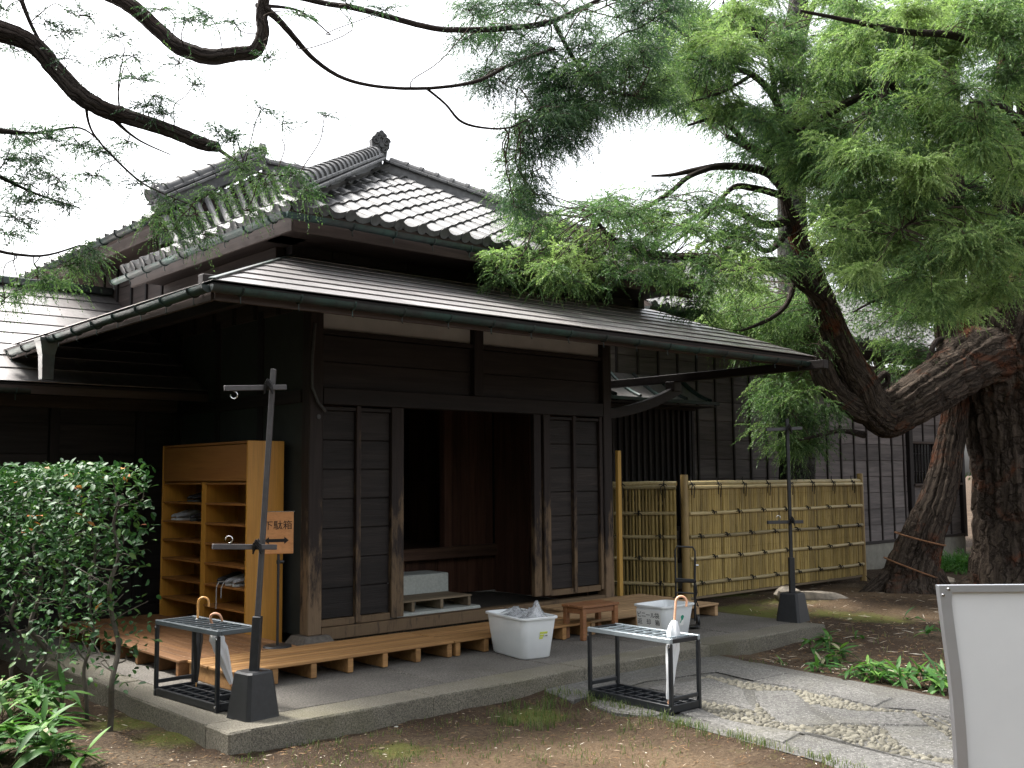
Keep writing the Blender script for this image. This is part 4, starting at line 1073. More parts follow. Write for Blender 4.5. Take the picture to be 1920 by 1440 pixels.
fu = onz(436, 1289, .03); 
umbrella('clear vinyl umbrella leaning low in the left rack, its white canopy slanting down', fu, ony(392, 1152, rk(RL, la, .42, .16, 0)[1]), M['pinkhandle'], M['vinyl'], .036, RT)
gr_ = ony(372, 1120, rk(RL, la, .12, .22, 0)[1])
umbrella('umbrella with a yellow cane crook standing upright at the back of the left rack', (gr_[0]-.005, gr_[1], .03), gr_, M['bamboohandle'], M['black'], .026, RT)

# ------------------------------------------------------------------ plastic bins, bag, stool, hand cart
def bin_mesh(bl, bw, tl, tw, h, rr=.055):
    def ring(l, w, z, r):
        out = []
        for cx, cy, a0 in ((l/2-r, w/2-r, 0), (-l/2+r, w/2-r, PI/2), (-l/2+r, -w/2+r, PI), (l/2-r, -w/2+r, 1.5*PI)):
            for a in np.linspace(a0, a0+PI/2, 5): out.append((cx+r*math.cos(a), cy+r*math.sin(a), z))
        return out
    th = .006; lv = [(bl-.02, bw-.02, 0, rr), (bl, bw, .012, rr), (tl-.012, tw-.012, h-.035, rr), (tl-.010, tw-.010, h-.020, rr), (tl+.022, tw+.022, h-.018, rr+.008), (tl+.026, tw+.026, h-.004, rr+.008), (tl+.018, tw+.018, h, rr+.006), (tl-.012, tw-.012, h-.001, rr), (tl-.03, tw-.03, h-.04, rr), (bl-2*th, bw-2*th, .016, rr), (bl-.05, bw-.05, .010, rr*.6)]
    V = []; n = 20
    for l, w, z, r in lv: V += ring(l, w, z, r)
    Fc = [[j*n+i, j*n+(i+1) % n, (j+1)*n+(i+1) % n, (j+1)*n+i] for j in range(len(lv)-1) for i in range(n)] + [list(range(n))[::-1], [(len(lv)-1)*n+i for i in range(n)]]
    return MB().add(V, Fc)
# bin by the doorway
a1 = math.radians(-101); c1 = np.array([.931, -1.46])+np.array([math.cos(a1), math.sin(a1)])*.262+np.array([-math.sin(a1), math.cos(a1)])*.14
bn = thing('storage_bin', 'milky white plastic bin with a crumpled clear bag by the doorway', 'plastic bin', (c1[0], c1[1], .002), a1, 'white plastic bins')
bin_mesh(.535, .285, .635, .355, .345).build('tub', M['bin'], bn, 50)
def sticker(parent, c, size, mat, rot, name='label'):
    o = link(name, MB().box((0, 0, 0), (size[0], .0015, size[1]), .0003).mesh(name, mat), parent, c, rot); return o
tl_ = math.atan2(.05, .345)
Rz = Matrix.Rotation(PI/2, 4, 'Z')
def on_end(x, z, off=0.0):      # a point on the bin's near end wall
    return (.2675+.05*z/.345+.0015+off, x, z)
for k, (dx, z, w, h, mt) in enumerate(((-.005, .215, .075, .018, 'yellowlabel'), (-.022, .192, .040, .016, 'yellowlabel'), (.022, .190, .030, .020, 'whitelabel'), (-.028, .173, .035, .014, 'yellowlabel'))):
    o = sticker(bn, on_end(dx+.045, z, .001), (w, h), M[mt], (0, 0, 0)); o.matrix_local = Matrix.Translation(on_end(dx+.045, z, .001)) @ Matrix.Rotation(tl_, 4, 'Y') @ Rz
mb_ = MB()
for k in range(6): mb_.box((0, 0, 0), (.0018, .0006, .010), .0001); mb_.v[-24:] = [(x-.008+.0035*k, y, z) for x, y, z in mb_.v[-24:]]
o = mb_.build('bar_code', M['ink'], bn); o.matrix_local = Matrix.Translation(on_end(.067, .190, .0025)) @ Matrix.Rotation(tl_, 4, 'Y') @ Rz
# crumpled bag: jagged film surface standing out of the tub
def bag_sheet(nx, ny, lx, ly, seed):
    r = np.random.default_rng(seed); x = np.linspace(-lx/2, lx/2, nx); y = np.linspace(-ly/2, ly/2, ny); Xg, Yg = np.meshgrid(x, y, indexing='ij')
    z = .03*fbm(Xg*9, Yg*9, seed, 5, 1.0) + r.normal(0, .006, Xg.shape)
    edge = np.minimum(1, np.minimum((lx/2-abs(Xg))/.05, (ly/2-abs(Yg))/.05)); z = z*edge
    return Xg, Yg, z
bg_ = thing('plastic_bag', 'crumpled clear plastic bag bulging out of the white bin', 'plastic bag', (c1[0], c1[1], .31), a1)
Xg, Yg, Zg = bag_sheet(34, 22, .56, .28, 21)
pk = .135*np.exp(-((Xg-.16)**2/.0035+(Yg-.06)**2/.004)) + .06*np.exp(-((Xg+.16)**2/.008+(Yg-.02)**2/.006)) + .05*np.exp(-((Xg-.02)**2/.01+(Yg-.08)**2/.003))
Zg = Zg+pk+.008
ii = np.arange(Xg.size).reshape(Xg.shape); FQb = np.stack([ii[:-1, :-1].ravel(), ii[1:, :-1].ravel(), ii[1:, 1:].ravel(), ii[:-1, 1:].ravel()], 1)
link('film', fast_mesh('film', np.stack([Xg.ravel()+.004*RNG.normal(size=Xg.size), Yg.ravel(), Zg.ravel()], 1), FQb, M['film']), bg_)
link('film_fold', fast_mesh('film_fold', np.stack([Xg.ravel()*.92+.01, Yg.ravel()*.9+.005*RNG.normal(size=Xg.size), Zg.ravel()*.75-.015], 1), FQb, M['film']), bg_)
# bin with lettering
a2 = math.radians(-88.6); c2 = np.array([2.508, -1.707])+np.array([math.cos(a2), math.sin(a2)])*.185+np.array([-math.sin(a2), math.cos(a2)])*.23
b2n = thing('storage_bin', 'milky plastic bin with black Japanese lettering behind the right umbrella rack', 'plastic bin', (c2[0], c2[1], .002), a2, 'white plastic bins')
bin_mesh(.30, .40, .375, .475, .295).build('tub', M['bin'], b2n, 50)
tl2 = math.atan2(.0375, .295)
# local -y faces the camera's left (world -X): lettering there
def on_side(x, z, off=0.0): return (x, -(.20+.0375*z/.295+.0012+off), z)
o = link('paper', MB().box((0, 0, 0), (.29, .001, .17), .0003).mesh('paper', M['whitelabel']), b2n); o.matrix_local = Matrix.Translation(on_side(-.01, .165, .0005)) @ Matrix.Rotation(tl2, 4, 'X')
for row, (txt, z, sp_) in enumerate((('ビニール袋', .20, .053), ('返却箱', .135, .105))):
    n = len(txt)
    for k, ch_ in enumerate(txt):
        o = link('lettering', text_mesh(ch_, .058, M['ink']), b2n)
        o.matrix_local = Matrix.Translation(on_side(-.015+sp_*(k-(n-1)/2), z, .002)) @ Matrix.Rotation(tl2, 4, 'X') @ FRONT
def on_end2(y, z, off=0.0): return (.15+.0375*z/.295+.0012+off, y, z)
E2 = Matrix.Rotation(tl2, 4, 'Y') @ Rz
o = link('label', MB().box((0, 0, 0), (.065, .001, .105), .0003).mesh('label', M['whitelabel']), b2n); o.matrix_local = Matrix.Translation(on_end2(.04, .15, .0005)) @ E2
mb_ = MB()
mb_.prism([(.006+.022*math.cos(a)*(1+.15*math.sin(3*a)), 0, .012+.024*math.sin(a)) for a in np.linspace(0, 2*PI, 18, endpoint=False)], (0, -.0012, 0))
mb_.prism([(-.024, 0, -.034), (-.014, 0, -.038), (.0, 0, -.012), (-.008, 0, -.006)], (0, -.0012, 0))
o = mb_.build('leaf_emblem', M['greenink'], b2n); o.matrix_local = Matrix.Translation(on_end2(.04, .16, .0015)) @ E2

# stool
so = thing('stool', 'low orange-brown wooden stool between the two white bins', 'stool', (1.918+.15+.02, -1.331-.24, 0), 0)
sl, sw, sh_ = .50, .29, .315
so.location = (1.90+sl/2, -1.625+sw/2, 0)
for k in range(3): piece('slat', so, M['stool'], (0, (-1+k)*sw/3, sh_-.012), (sl, sw/3-.008, .024), .004)
for sx in (-1, 1):
    for sy in (-1, 1): piece('leg', so, M['stool'], (sx*(sl/2-.035), sy*(sw/2-.035), (sh_-.025)/2), (.048, .048, sh_-.025), .005)
for sy in (-1, 1): piece('apron_rail', so, M['stool'], (0, sy*(sw/2-.035), sh_-.052), (sl-.12, .024, .05), .003)
for sx in (-1, 1): piece('apron_rail', so, M['stool'], (sx*(sl/2-.035), 0, sh_-.052), (.024, sw-.12, .05), .003)

# folding hand cart behind the lettered bin
hc0 = onz(1300, 1176, 0.0)
hc = thing('hand_cart', 'black folding hand cart standing upright against the bamboo fence corner', 'hand cart', (hc0[0]-.03, hc0[1]+.06, 0), -YAW)
wv = .10; tz = .80
MB().tube([(-wv, 0, .06), (-wv, 0, tz-.04), (-wv+.02, 0, tz), (wv-.02, 0, tz-.01), (wv, 0, tz-.05), (wv, 0, tz-.17)], .009, 8).build('handle_frame', M['black'], hc, True)
MB().tube([(wv, 0, tz-.12), (wv-.008, 0, tz-.30), (wv-.012, 0, .06)], .012, 8).build('frame_tube', M['black'], hc, True)
for z in (.44, .465, .33): MB().tube([(-wv, 0, z+.012), (wv-.01, 0, z)], .008, 8).build('cross_bar', M['black'], hc, True)
MB().tube([(-wv, -.02, .455), (wv, -.02, .45)], .014, 8).build('elastic_cord', M['rope'], hc, True)
MB().tube([(wv, 0, .43), (wv+.012, 0, .34), (wv-.02, 0, .24), (wv+.02, 0, .20), (wv-.01, -.01, .30), (wv+.005, -.01, .40)], .007, 6).build('elastic_cord', M['rope'], hc, True)
MB().tube([(wv+.005, -.01, tz-.19), (wv+.03, -.01, tz-.19)], .009, 8).build('clip', M['chrome'], hc, True)
for s in (-1, 1):
    wh = MB().tube([(s*(wv+.02)-.012, .03, .06), (s*(wv+.02)+.012, .03, .06)], .06, 16).build('wheel', M['black'], hc, True)
piece('foot_plate', hc, M['black'], (0, -.08, .02), (.22, .16, .012), .003)

# ------------------------------------------------------------------ white sign board close to the camera
Dz = 3.3
def bp(px, py): return at(px, py, Dz)
oL = [(1757, 1097), (1761, 1130), (1766, 1170), (1772, 1215), (1778, 1260), (1783, 1310), (1787, 1360), (1790, 1405), (1792, 1445), (1793, 1600), (1794, 1900)]
nrm = FW*[1, 1, 0]; nrm /= np.linalg.norm(nrm); hx_ = RT*[1, 1, 0]; hx_ /= np.linalg.norm(hx_)
base_p = bp(1757, 1097)
def uvp(px, py):
    r = _ray(px, py); k = ((base_p-CAM) @ nrm)/(r @ nrm); q = CAM+r*k-base_p; return np.array([q @ hx_, q[2]])
L2 = [uvp(*p) for p in oL]; WB = .62
outer = [np.array([u, z]) for u, z in L2] ; 
right = [np.array([WB-u, z]) for u, z in L2[::-1]]
outl = outer+right
wb = thing('notice_board', 'white aluminium-framed notice board with inward-curving edge close by at the right', 'notice board', (base_p[0], base_p[1], 0), math.atan2(hx_[1], hx_[0]))
zb = base_p[2]
fw_ = .034
inn = [np.array([u+fw_*(1.0 if i else 1.2), z-(fw_ if i == 0 else 0)*.62]) for i, (u, z) in enumerate(L2)]
inr = [np.array([WB-u, z]) for u, z in inn[::-1]]
inl = inn+inr; n = len(outl)
V = []
for y, A in ((-.014, outl), (-.014, inl), (-.004, inl), (.014, outl)):
    V += [(p[0], y, zb+p[1]) for p in A]
Fc = []
for k in range(3):
    for i in range(n):
        j = (i+1) % n; Fc.append([k*n+i, k*n+j, (k+1)*n+j, (k+1)*n+i])
MB().add(V, Fc).build('frame', M['alu'], wb)
MB().prism([(p[0], -.004, zb+p[1]) for p in inl], (0, .010, 0)).build('panel', M['board'], wb)
for dx, dz in ((.030, -.012), (.012, -.030), (WB-.03, -.012), (WB-.012, -.03)):
    MB().tube([(dx, -.014, zb+dz), (dx, -.0185, zb+dz)], [.006, .004], 10).build('rivet', M['chrome'], wb, True)
for dx in (.10, WB-.10): piece('leg', wb, M['alu'], (dx, .03, .30), (.04, .025, .86), .004)

# ------------------------------------------------------------------ bamboo fences
CANES = []
for k in range(4):
    V = []; n = 7; zz = [0, .30+.04*k, .31+.04*k, .62, .63, .98-.05*k, .99-.05*k, 1.36, 1.37, 1.5]
    rr = [1, 1, 1.12, 1.0, 1.10, 1, 1.12, 1, 1.1, 1]
    for z, r in zip(zz, rr):
        for a in np.linspace(0, 2*PI, n, endpoint=False): V.append((math.cos(a)*.5*r, math.sin(a)*.5*r, z/1.5))
    Fc = [[j*n+i, j*n+(i+1) % n, (j+1)*n+(i+1) % n, (j+1)*n+i] for j in range(len(zz)-1) for i in range(n)] + [[(len(zz)-1)*n+i for i in range(n)]]
    CANES.append(MB().add(V, Fc).mesh('bamboo_cane', M['cane'], 60))
def knot_mesh(tails):
    mb = MB(); r = .034
    mb.tube([(0, -r*math.cos(a)*1.0, r*math.sin(a)) for a in np.linspace(-.6, PI*1.2, 12)], .006, 5)
    mb.tube([(.012, -r*math.cos(a)*1.0, r*math.sin(a)) for a in np.linspace(-.6, PI*1.2, 12)], .006, 5)
    for s in (-1, 1):
        mb.tube([(0, -r-.006, 0), (s*.03, -r-.012, .016), (s*.055, -r-.004, .004-.018*(s > 0))], .006, 5)
        if tails: mb.tube([(0, -r-.006, .0), (s*.028, -r-.02, -.02), (s*.030, -r-.012, -.09), (s*.022, -r-.010, -.145-.02*s)], .006, 5)
    if tails: mb.tube([(0, -.01, .03), (.006, 0, .075), (.016, .0, .10)], .006, 5)
    return mb.mesh('rope_knot', M['rope'], True)
KN, KT = knot_mesh(False), knot_mesh(True)
def fence(name, label, p0, p1, posts, rails, hgt=1.45, zb=-.08, step=.0465, offs=0.0, group='bamboo screen fences'):
    p0 = np.array(p0, float); p1 = np.array(p1, float); d = p1-p0; L = np.linalg.norm(d); d /= L
    t = thing(name, label, 'fence', (p0[0], p0[1], zb), math.atan2(d[1], d[0]), group)
    u = .06; k = 0
    while u < L-.05:
        w = step*random.uniform(.85, 1.12)
        link('bamboo_cane', CANES[k % 4], t, (u, random.uniform(-.004, .004), .035+random.uniform(0, .01)), (0, 0, random.uniform(0, 6.28)), (w*1.04, w*.8, hgt-.03))
        u += w; k += 1
    piece('backing_rail', t, M['rail'], (L/2, .035, hgt*.5), (L-.1, .025, .04), .006); piece('backing_rail', t, M['rail'], (L/2, .035, hgt*.85), (L-.1, .025, .04), .006)
    piece('base_board', t, M['oldsunoko'], (L/2, .0, .018), (L-.1, .03, .03), .004)
    for z, yo, r in ((hgt+.035, .0, .034), (hgt-.012, -.042, .026)):
        o = MB().tube([(u_, yo, z+random.uniform(-.004, .004)) for u_ in np.linspace(.03, L-.03, 9)], [r*random.uniform(.96, 1.04) for _ in range(9)], 10).build('top_rail', M['rail'], t, True)
    for j, z in enumerate(rails):
        pts = []; rr = []
        for u_ in np.linspace(.05, L-.04, 30): pts.append((u_, -.034, z+.004*math.sin(u_*3+j))); rr.append(.0235*(1.12 if len(pts) % 6 == 0 else 1))
        MB().tube(pts, rr, 9).build('cross_rail', M['rail'], t, True)
        u_ = .25+.28*(j % 2)
        while u_ < L-.1: link('rope_knot', KN, t, (u_, -.030, z), (random.uniform(-.2, .2), 0, random.uniform(-.2, .2))); u_ += .555
    u_ = .10+offs
    while u_ < L: link('rope_knot', KT, t, (u_, -.018, hgt+.015)); u_ += .56
    for u_, r, h in posts:
        MB().tube([(u_, 0, -.15), (u_, 0, .5), (u_+.004, 0, h-.012), (u_+.004, 0, h)], [r*1.04, r, r*.97, r*.88], 14).build('post', M['fpost'], t, 35)
    return t
fence('bamboo_fence', 'long sunlit bamboo screen fence running from the corner post towards the trees', (5.55, .11), (9.87, .11), [(0, .052, 1.60), (4.32, .050, 1.60)], [.20, .52, .80, 1.10])
fence('bamboo_fence', 'short shaded return of the bamboo fence going back beside the house', (4.80, 1.62), (5.53, .18), [], [.20, .52, .80, 1.10], 1.45, -.08, .0465, .2)
fence('bamboo_fence', 'far piece of bamboo fence glimpsed between the leaning trunk and the thick trunk', (15.9, .9), (18.3, .9), [(0, .05, 1.55)], [.25, .6, .95, 1.25], 1.5, -.05, .055)

# ------------------------------------------------------------------ rear house behind the fence
M['fasciaz'] = wood('batten_brown', (.022, .017, .016), (.050, .040, .037), 'z', .7, .5, 24, .15)
R2 = thing('rear_house', 'weathered plank-walled house with tiled roof behind the bamboo fence', 'house')
YW = 1.6
def rwall(x0, x1, y, z0, z1, step, rows, mat, nm='rear_wall'):
    b = piece(nm, R2, mat, ((x0+x1)/2, y+.05, (z0+z1)/2), (x1-x0, .03, z1-z0), .003)
    iv = Matrix.Translation((-(x0+x1)/2, -(y+.05), -(z0+z1)/2)); h = (z1-z0)/rows
    for r in range(rows):
        x = x0
        while x < x1-.01:
            xe = min(x1, x+step*random.choice((3, 4)))
            o = piece('plank', b, mat, ((x+xe)/2, y+.020+random.uniform(-.004, .004), z0+h*(r+.5)), (xe-x-.004, .022, h-.008), .005); o.matrix_parent_inverse = iv; x = xe
    x = x0+.02
    while x < x1:
        o = piece('batten', b, M['fasciaz'], (x, y-.002, (z0+z1)/2), (.036, .03, z1-z0), .004); o.matrix_parent_inverse = iv; x += step
rwall(4.1, 14.25, YW, .26, 3.55, .455, 11, M['rear'])
rwall(14.40, 16.5, YW, .10, 1.30, .52, 5, M['rear']); rwall(14.40, 16.5, YW, 2.12, 3.55, .52, 4, M['rear'])
piece('foundation', R2, M['foundation'], (10.3, YW+.02, -.06), (12.4, .14, .60), .01)
piece('ground_sill', R2, M['beam'], (10.3, YW+.0, .245), (12.4, .13, .05), .004)
for x in (14.32, 16.5): piece('corner_post', R2, M['batten'], (x, YW, 1.85), (.14, .14, 3.3), .006)
piece('corner_post', R2, M['batten'], (15.46, YW, 1.7), (.08, .09, .9), .005)
for x0, x1 in ((14.42, 15.40), (15.52, 16.42)):      # lattice windows
    w = piece('window', R2, M['glass'], ((x0+x1)/2, YW+.05, 1.71), (x1-x0, .02, .78), .003)
    iv = Matrix.Translation((-(x0+x1)/2, -(YW+.05), -1.71))
    for q in range(8):
        o = piece('lattice_bar', w, M['batten'], (x0+(x1-x0)*(q+.5)/8, YW+.01, 1.71), (.022, .025, .76), .003); o.matrix_parent_inverse = iv
    for z in (1.55, 1.9):
        o = piece('lattice_bar', w, M['batten'], ((x0+x1)/2, YW+.022, z), (x1-x0, .012, .022), .003); o.matrix_parent_inverse = iv
    o = piece('window_sill', w, M['fascia'], ((x0+x1)/2, YW-.03, 1.29), (x1-x0+.1, .12, .045), .004); o.matrix_parent_inverse = iv
    o = piece('window_head', w, M['fascia'], ((x0+x1)/2, YW-.02, 2.12), (x1-x0+.1, .10, .045), .004); o.matrix_parent_inverse = iv
piece('side_wall', R2, M['dark'], (16.5, 4.2, 1.7), (.08, 5.2, 3.6), .004)
piece('back_wall', R2, M['dark'], (10.3, 6.8, 1.7), (12.4, .08, 3.6), .004)
# lattice bay under a little ribbed copper hood
hx1 = 7.30; hy = .85
for k in range(24): piece('lattice_bar', R2, M['batten'], (4.15+.127*k, 1.22, 1.62), (.05, .04, 1.75), .004)
piece('bay_back', R2, M['dark'], (5.6, 1.42, 1.62), (3.1, .03, 1.8), .003); piece('bay_rail', R2, M['beam'], (5.6, 1.20, .75), (3.1, .08, .06), .004); piece('bay_rail', R2, M['beam'], (5.6, 1.20, 2.49), (3.1, .08, .07), .004)
piece('bay_side', R2, M['dark'], (7.14, 1.40, 1.62), (.05, .40, 1.8), .004)
def hood_pt(x, s): return (x, 1.58-(1.58-hy)*s, 2.98-.42*(1-(1-s)**1.7)+.0*x)
hd_ = MB(); ns = 10; V = []
for s_ in np.linspace(0, 1, ns): V += [hood_pt(4.05, s_), hood_pt(hx1, s_)]
V += [(x, y, z-.03) for x, y, z in V]
hd_.add(V, [[2*i, 2*i+1, 2*i+3, 2*i+2] for i in range(ns-1)]+[[2*ns+2*i+2, 2*ns+2*i+3, 2*ns+2*i+1, 2*ns+2*i] for i in range(ns-1)]+[[2*ns-2, 2*ns-1, 4*ns-1, 4*ns-2]]+[[2*i+1, 2*ns+2*i+1, 2*ns+2*i+3, 2*i+3] for i in range(ns-1)])
hood = hd_.build('hood_roof', M['copper'], R2)
for k in range(7): MB().tube([tuple(np.array(hood_pt(4.25+.5*k, s_))+[0, 0, .016]) for s_ in np.linspace(.02, 1.02, 10)], .030, 7).build('hood_rib', M['gutter'], hood, True)
MB().tube([tuple(np.array(hood_pt(hx1, s_))+[0, 0, .012]) for s_ in np.linspace(.02, 1.03, 10)], .030, 7).build('hood_rib', M['gutter'], hood, True)
piece('hood_edge', R2, M['gutter'], ((4.05+hx1)/2, hy-.01, 2.545), (hx1-4.05, .03, .05), .005)
piece('hood_soffit', R2, M['dark'], ((4.05+hx1)/2, 1.2, 2.50), (hx1-4.1, .65, .02), .003)
# main roof of the rear house
ZR, YR = 3.84, .80
rr2 = deck_plane('tiled_roof', [(5.75, YR, ZR), (17.0, YR, ZR-.07), (17.0, YR+3.8, ZR+1.95), (5.75, YR+3.8, ZR+2.02)], M['fascia'], R2, .05)
tiles(rr2, (5.75, YR, ZR), (11.25, 0, -.07), (0, 3.8, 2.02), 4.30, lambda v: .0, lambda v: 11.2, 290)
deck_plane('roof_slope', [(5.75, YR+3.85, ZR+2.0), (17.0, YR+3.85, ZR+1.95), (17.0, 8.2, 4.0), (5.75, 8.2, 4.0)], M['tile'], R2, .05)
MB().bar((5.78, YR, ZR-.06), (5.78, YR+3.8, ZR+1.96), .04, .16, .004).build('barge_board', M['fasciay'], R2)
piece('fascia', R2, M['fascia'], (11.4, YR+.03, ZR-.13), (11.1, .03, .14), .004); piece('soffit', R2, M['dark'], (11.4, 1.2, ZR-.19), (11.1, .85, .02), .003)
piece('gable_wall', R2, M['dark'], (6.0, 3.6, 3.9), (.05, 3.9, 1.4), .003)
gutter(R2, (5.60, YR-.09, ZR-.04), (17.05, YR-.09, ZR-.11), .052, None, 1.2)

# ------------------------------------------------------------------ trees
def spline(P, per=6):
    P = np.array(P, float); n = len(P); out = []
    for i in range(n-1):
        p0, p1, p2, p3 = P[max(i-1, 0)], P[i], P[i+1], P[min(i+2, n-1)]
        for t in np.linspace(0, 1, per, endpoint=False):
            out.append(.5*((2*p1)+(-p0+p2)*t+(2*p0-5*p1+4*p2-p3)*t*t+(-p0+3*p1-3*p2+p3)*t**3))
    out.append(P[-1]); return np.array(out)
LIMBS = {}
def limb(tree, name, pts, mat, per=6, n=14, rough=.10, ridges=6, key=None, flare=None, label=None):
    """pts = (px, py, depth, width px): centre line as surveyed in the photo, true radius from width and depth"""
    Q = np.array([[*at(x, y, d), w/2*d/F] for x, y, d, w in pts]); Sx = spline(Q, per); P, r = Sx[:, :3], np.maximum(Sx[:, 3], .003)
    if rough: P = P+RNG.normal(0, 1, P.shape)*(r*rough*.12)[:, None]
    ph = RNG.uniform(0, 6, 4)
    def wob(a, l):
        tw = a+.10*l+.12*math.sin(l*.9+ph[3])
        f = .50*np.abs(np.sin(tw*ridges/2+ph[0]+.25*math.sin(l*.8)))+.30*np.abs(np.sin(tw*ridges*.83+ph[1]+.5*math.sin(l*1.3)))+.30*np.sin(tw*3+ph[2]+l*.6)+.22*np.sin(tw*2+ph[1]-l*.8)
        return 1+rough*(f-.45+.22*np.sin(tw*ridges*1.3+l*4.0)*np.sin(l*5.2+tw*3)+.25*np.sin(l*3.1+tw*2+ph[0])*np.sin(l*1.7-tw*3))
    o = MB().tube(P, r, n, True, wob if rough else None).build(name, mat, tree, 80)
    LIMBS.setdefault(key, []).append(P)
    if label: o['label'] = label
    return o
class Leafer:
    """collects drooping sprays: each a short arching stem with thin leaflets"""
    def __init__(s): s.p = []; s.d = []; s.L = []; s.t = []; s.w = []
    def add(s, P, D, L, tint, droop):
        s.p.append(P); s.d.append(D); s.L.append(L); s.t.append(tint); s.w.append(droop)
    def mesh(s, name, mat, K=14, lw=.010, ll=.075, seed=1):
        r = np.random.default_rng(seed)
        P = np.concatenate(s.p); D = np.concatenate(s.d); L = np.concatenate(s.L); T = np.concatenate(s.t); G = np.concatenate(s.w); n = len(P)
        t = np.linspace(.12, 1, K)[None, :]
        B = P[:, None, :]+D[:, None, :]*(L[:, None]*t)[..., None]
        B[..., 2] -= (G*L)[:, None]*t**2*1.0
        tan = D[:, None, :]*np.ones((1, K, 1)); tan[..., 2] -= (2*G)[:, None]*t; tan /= np.linalg.norm(tan, axis=2)[..., None]
        R = r.normal(0, 1, (n, K, 3)); R -= tan*(R*tan).sum(2)[..., None]; R /= np.linalg.norm(R, axis=2)[..., None]
        dr = tan*.85+R*.62; dr[..., 2] -= .22; dr /= np.linalg.norm(dr, axis=2)[..., None]
        l = ll*(.6+.8*r.random((n, K)))*(1.1-.45*t)*(L[:, None]/.26)**.5
        sd = np.cross(dr, r.normal(0, 1, (n, K, 3))); sd /= np.linalg.norm(sd, axis=2)[..., None]
        w = lw*(.7+.6*r.random((n, K)))
        A = B-sd*(w/2)[..., None]; C = B+sd*(w/2)[..., None]+dr*(l*.25)[..., None]; E = B+dr*l[..., None]
        V = np.stack([A, C, E], 2).reshape(-1, 3); Fc = np.arange(len(V)).reshape(-1, 3)
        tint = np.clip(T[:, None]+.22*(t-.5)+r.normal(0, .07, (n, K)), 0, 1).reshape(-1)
        return fast_mesh(name, V, Fc, mat, {'tint': ('FACE', tint)})
TW = {}
def pad(lf, key, c, R, count, tint, droop=.7, L=(.18, .36), twigs=7, tw_r=.0048, attach=True, wid=.25):
    """one layered bough: a twig reaches it from the nearest limb, fans out, and carries the sprays"""
    c = np.array(c, float); r = np.random.default_rng(int(abs(c[0]*977+c[1]*331+c[2]*131)*10) % 2**31)
    src = c
    if attach and LIMBS.get(key):
        A = np.concatenate(LIMBS[key]); dd = np.linalg.norm((A-c)*[1, 1, 1.25], axis=1); i = dd.argmin(); src = A[i]
    mb = TW.setdefault(key, MB())
    dv = c-src; dl = np.linalg.norm(dv)
    mid = (src+c)/2+np.array([0, 0, .10*dl])+r.normal(0, .12*dl, 3)
    if dl > .05:
        path_ = spline([src, (src*.7+mid*.3)+r.normal(0, .04*dl, 3), mid, (mid+c)/2+r.normal(0, .06*dl, 3), c], 4); mb.tube(path_, np.linspace(tw_r*(1.15+dl*.35), tw_r, len(path_)), 5, False)
    h = dv*[1, 1, 0]; hn = np.linalg.norm(h); h = h/hn if hn > .05 else np.array([math.cos(r.uniform(0, 6.3)), math.sin(r.uniform(0, 6.3)), 0])
    ends = []
    for k in range(twigs):
        a = r.normal(0, 1.15); rot = np.array([h[0]*math.cos(a)-h[1]*math.sin(a), h[0]*math.sin(a)+h[1]*math.cos(a), 0])
        if k == 0: rot = -h*.5
        e = c+rot*R*r.uniform(.5, 1.05)+np.array([0, 0, r.normal(.05, .22)*R])
        m_ = (c+e)/2+np.array([0, 0, .08*R]); pp = spline([c, m_, e], 4); mb.tube(pp, np.linspace(tw_r*.9, .0025, len(pp)), 4, False); ends.append(pp)
    if dl > .05: ends.append(path_[len(path_)//2:])
    E_ = np.concatenate([e for e in ends]); Dn = np.concatenate([np.gradient(e, axis=0) for e in ends]); Dn /= np.linalg.norm(Dn, axis=1)[:, None]+1e-9
    i = r.integers(0, len(E_), count)
    P = E_[i]+r.normal(0, 1, (count, 3))*[R*wid*.55, R*wid*.55, R*wid*.30]
    D = Dn[i]*.7+r.normal(0, .55, (count, 3))*[1, 1, .5]; D /= np.linalg.norm(D, axis=1)[:, None]
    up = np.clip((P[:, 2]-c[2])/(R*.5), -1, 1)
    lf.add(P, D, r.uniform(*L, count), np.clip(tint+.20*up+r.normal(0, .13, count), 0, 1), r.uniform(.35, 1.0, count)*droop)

# -- the great juniper at the right
J = thing('juniper_tree', 'huge old juniper with thick twisted trunk and a limb bent down like an elbow', 'tree', tuple(at(1905, 1120, 15.0)))
J.location = (0, 0, 0)
limb(J, 'trunk', [(1893, 1160, 15, 215), (1900, 1100, 15, 168), (1905, 980, 15, 152), (1902, 860, 15, 150), (1895, 760, 15, 165), (1885, 680, 15, 190), (1885, 620, 15, 180), (1912, 540, 14.9, 165), (1945, 440, 14.8, 150), (1965, 300, 14.7, 120), (1960, 100, 14.6, 90), (1965, -150, 14.6, 60)], M['bark'], 8, 110, .15, 26, 'J')
limb(J, 'limb', [(1885, 665, 14.95, 140), (1830, 674, 14.6, 112), (1775, 710, 14.3, 94), (1733, 738, 14.1, 86), (1692, 764, 14.0, 80), (1660, 780, 13.95, 75), (1636, 764, 13.9, 68), (1614, 722, 13.85, 60), (1582, 667, 13.8, 54), (1552, 592, 13.7, 48), (1534, 547, 13.6, 45), (1514, 492, 13.5, 39), (1493, 438, 13.4, 31), (1477, 390, 13.3, 23), (1466, 345, 13.2, 17)], M['bark'], 8, 80, .17, 16, 'J')
limb(J, 'limb', [(1640, 770, 13.9, 62), (1600, 762, 13.8, 46), (1565, 735, 13.75, 42), (1545, 705, 13.7, 44), (1540, 675, 13.7, 40), (1550, 640, 13.75, 28), (1556, 600, 13.75, 20)], M['bark'], 6, 36, .13, 11, 'J')
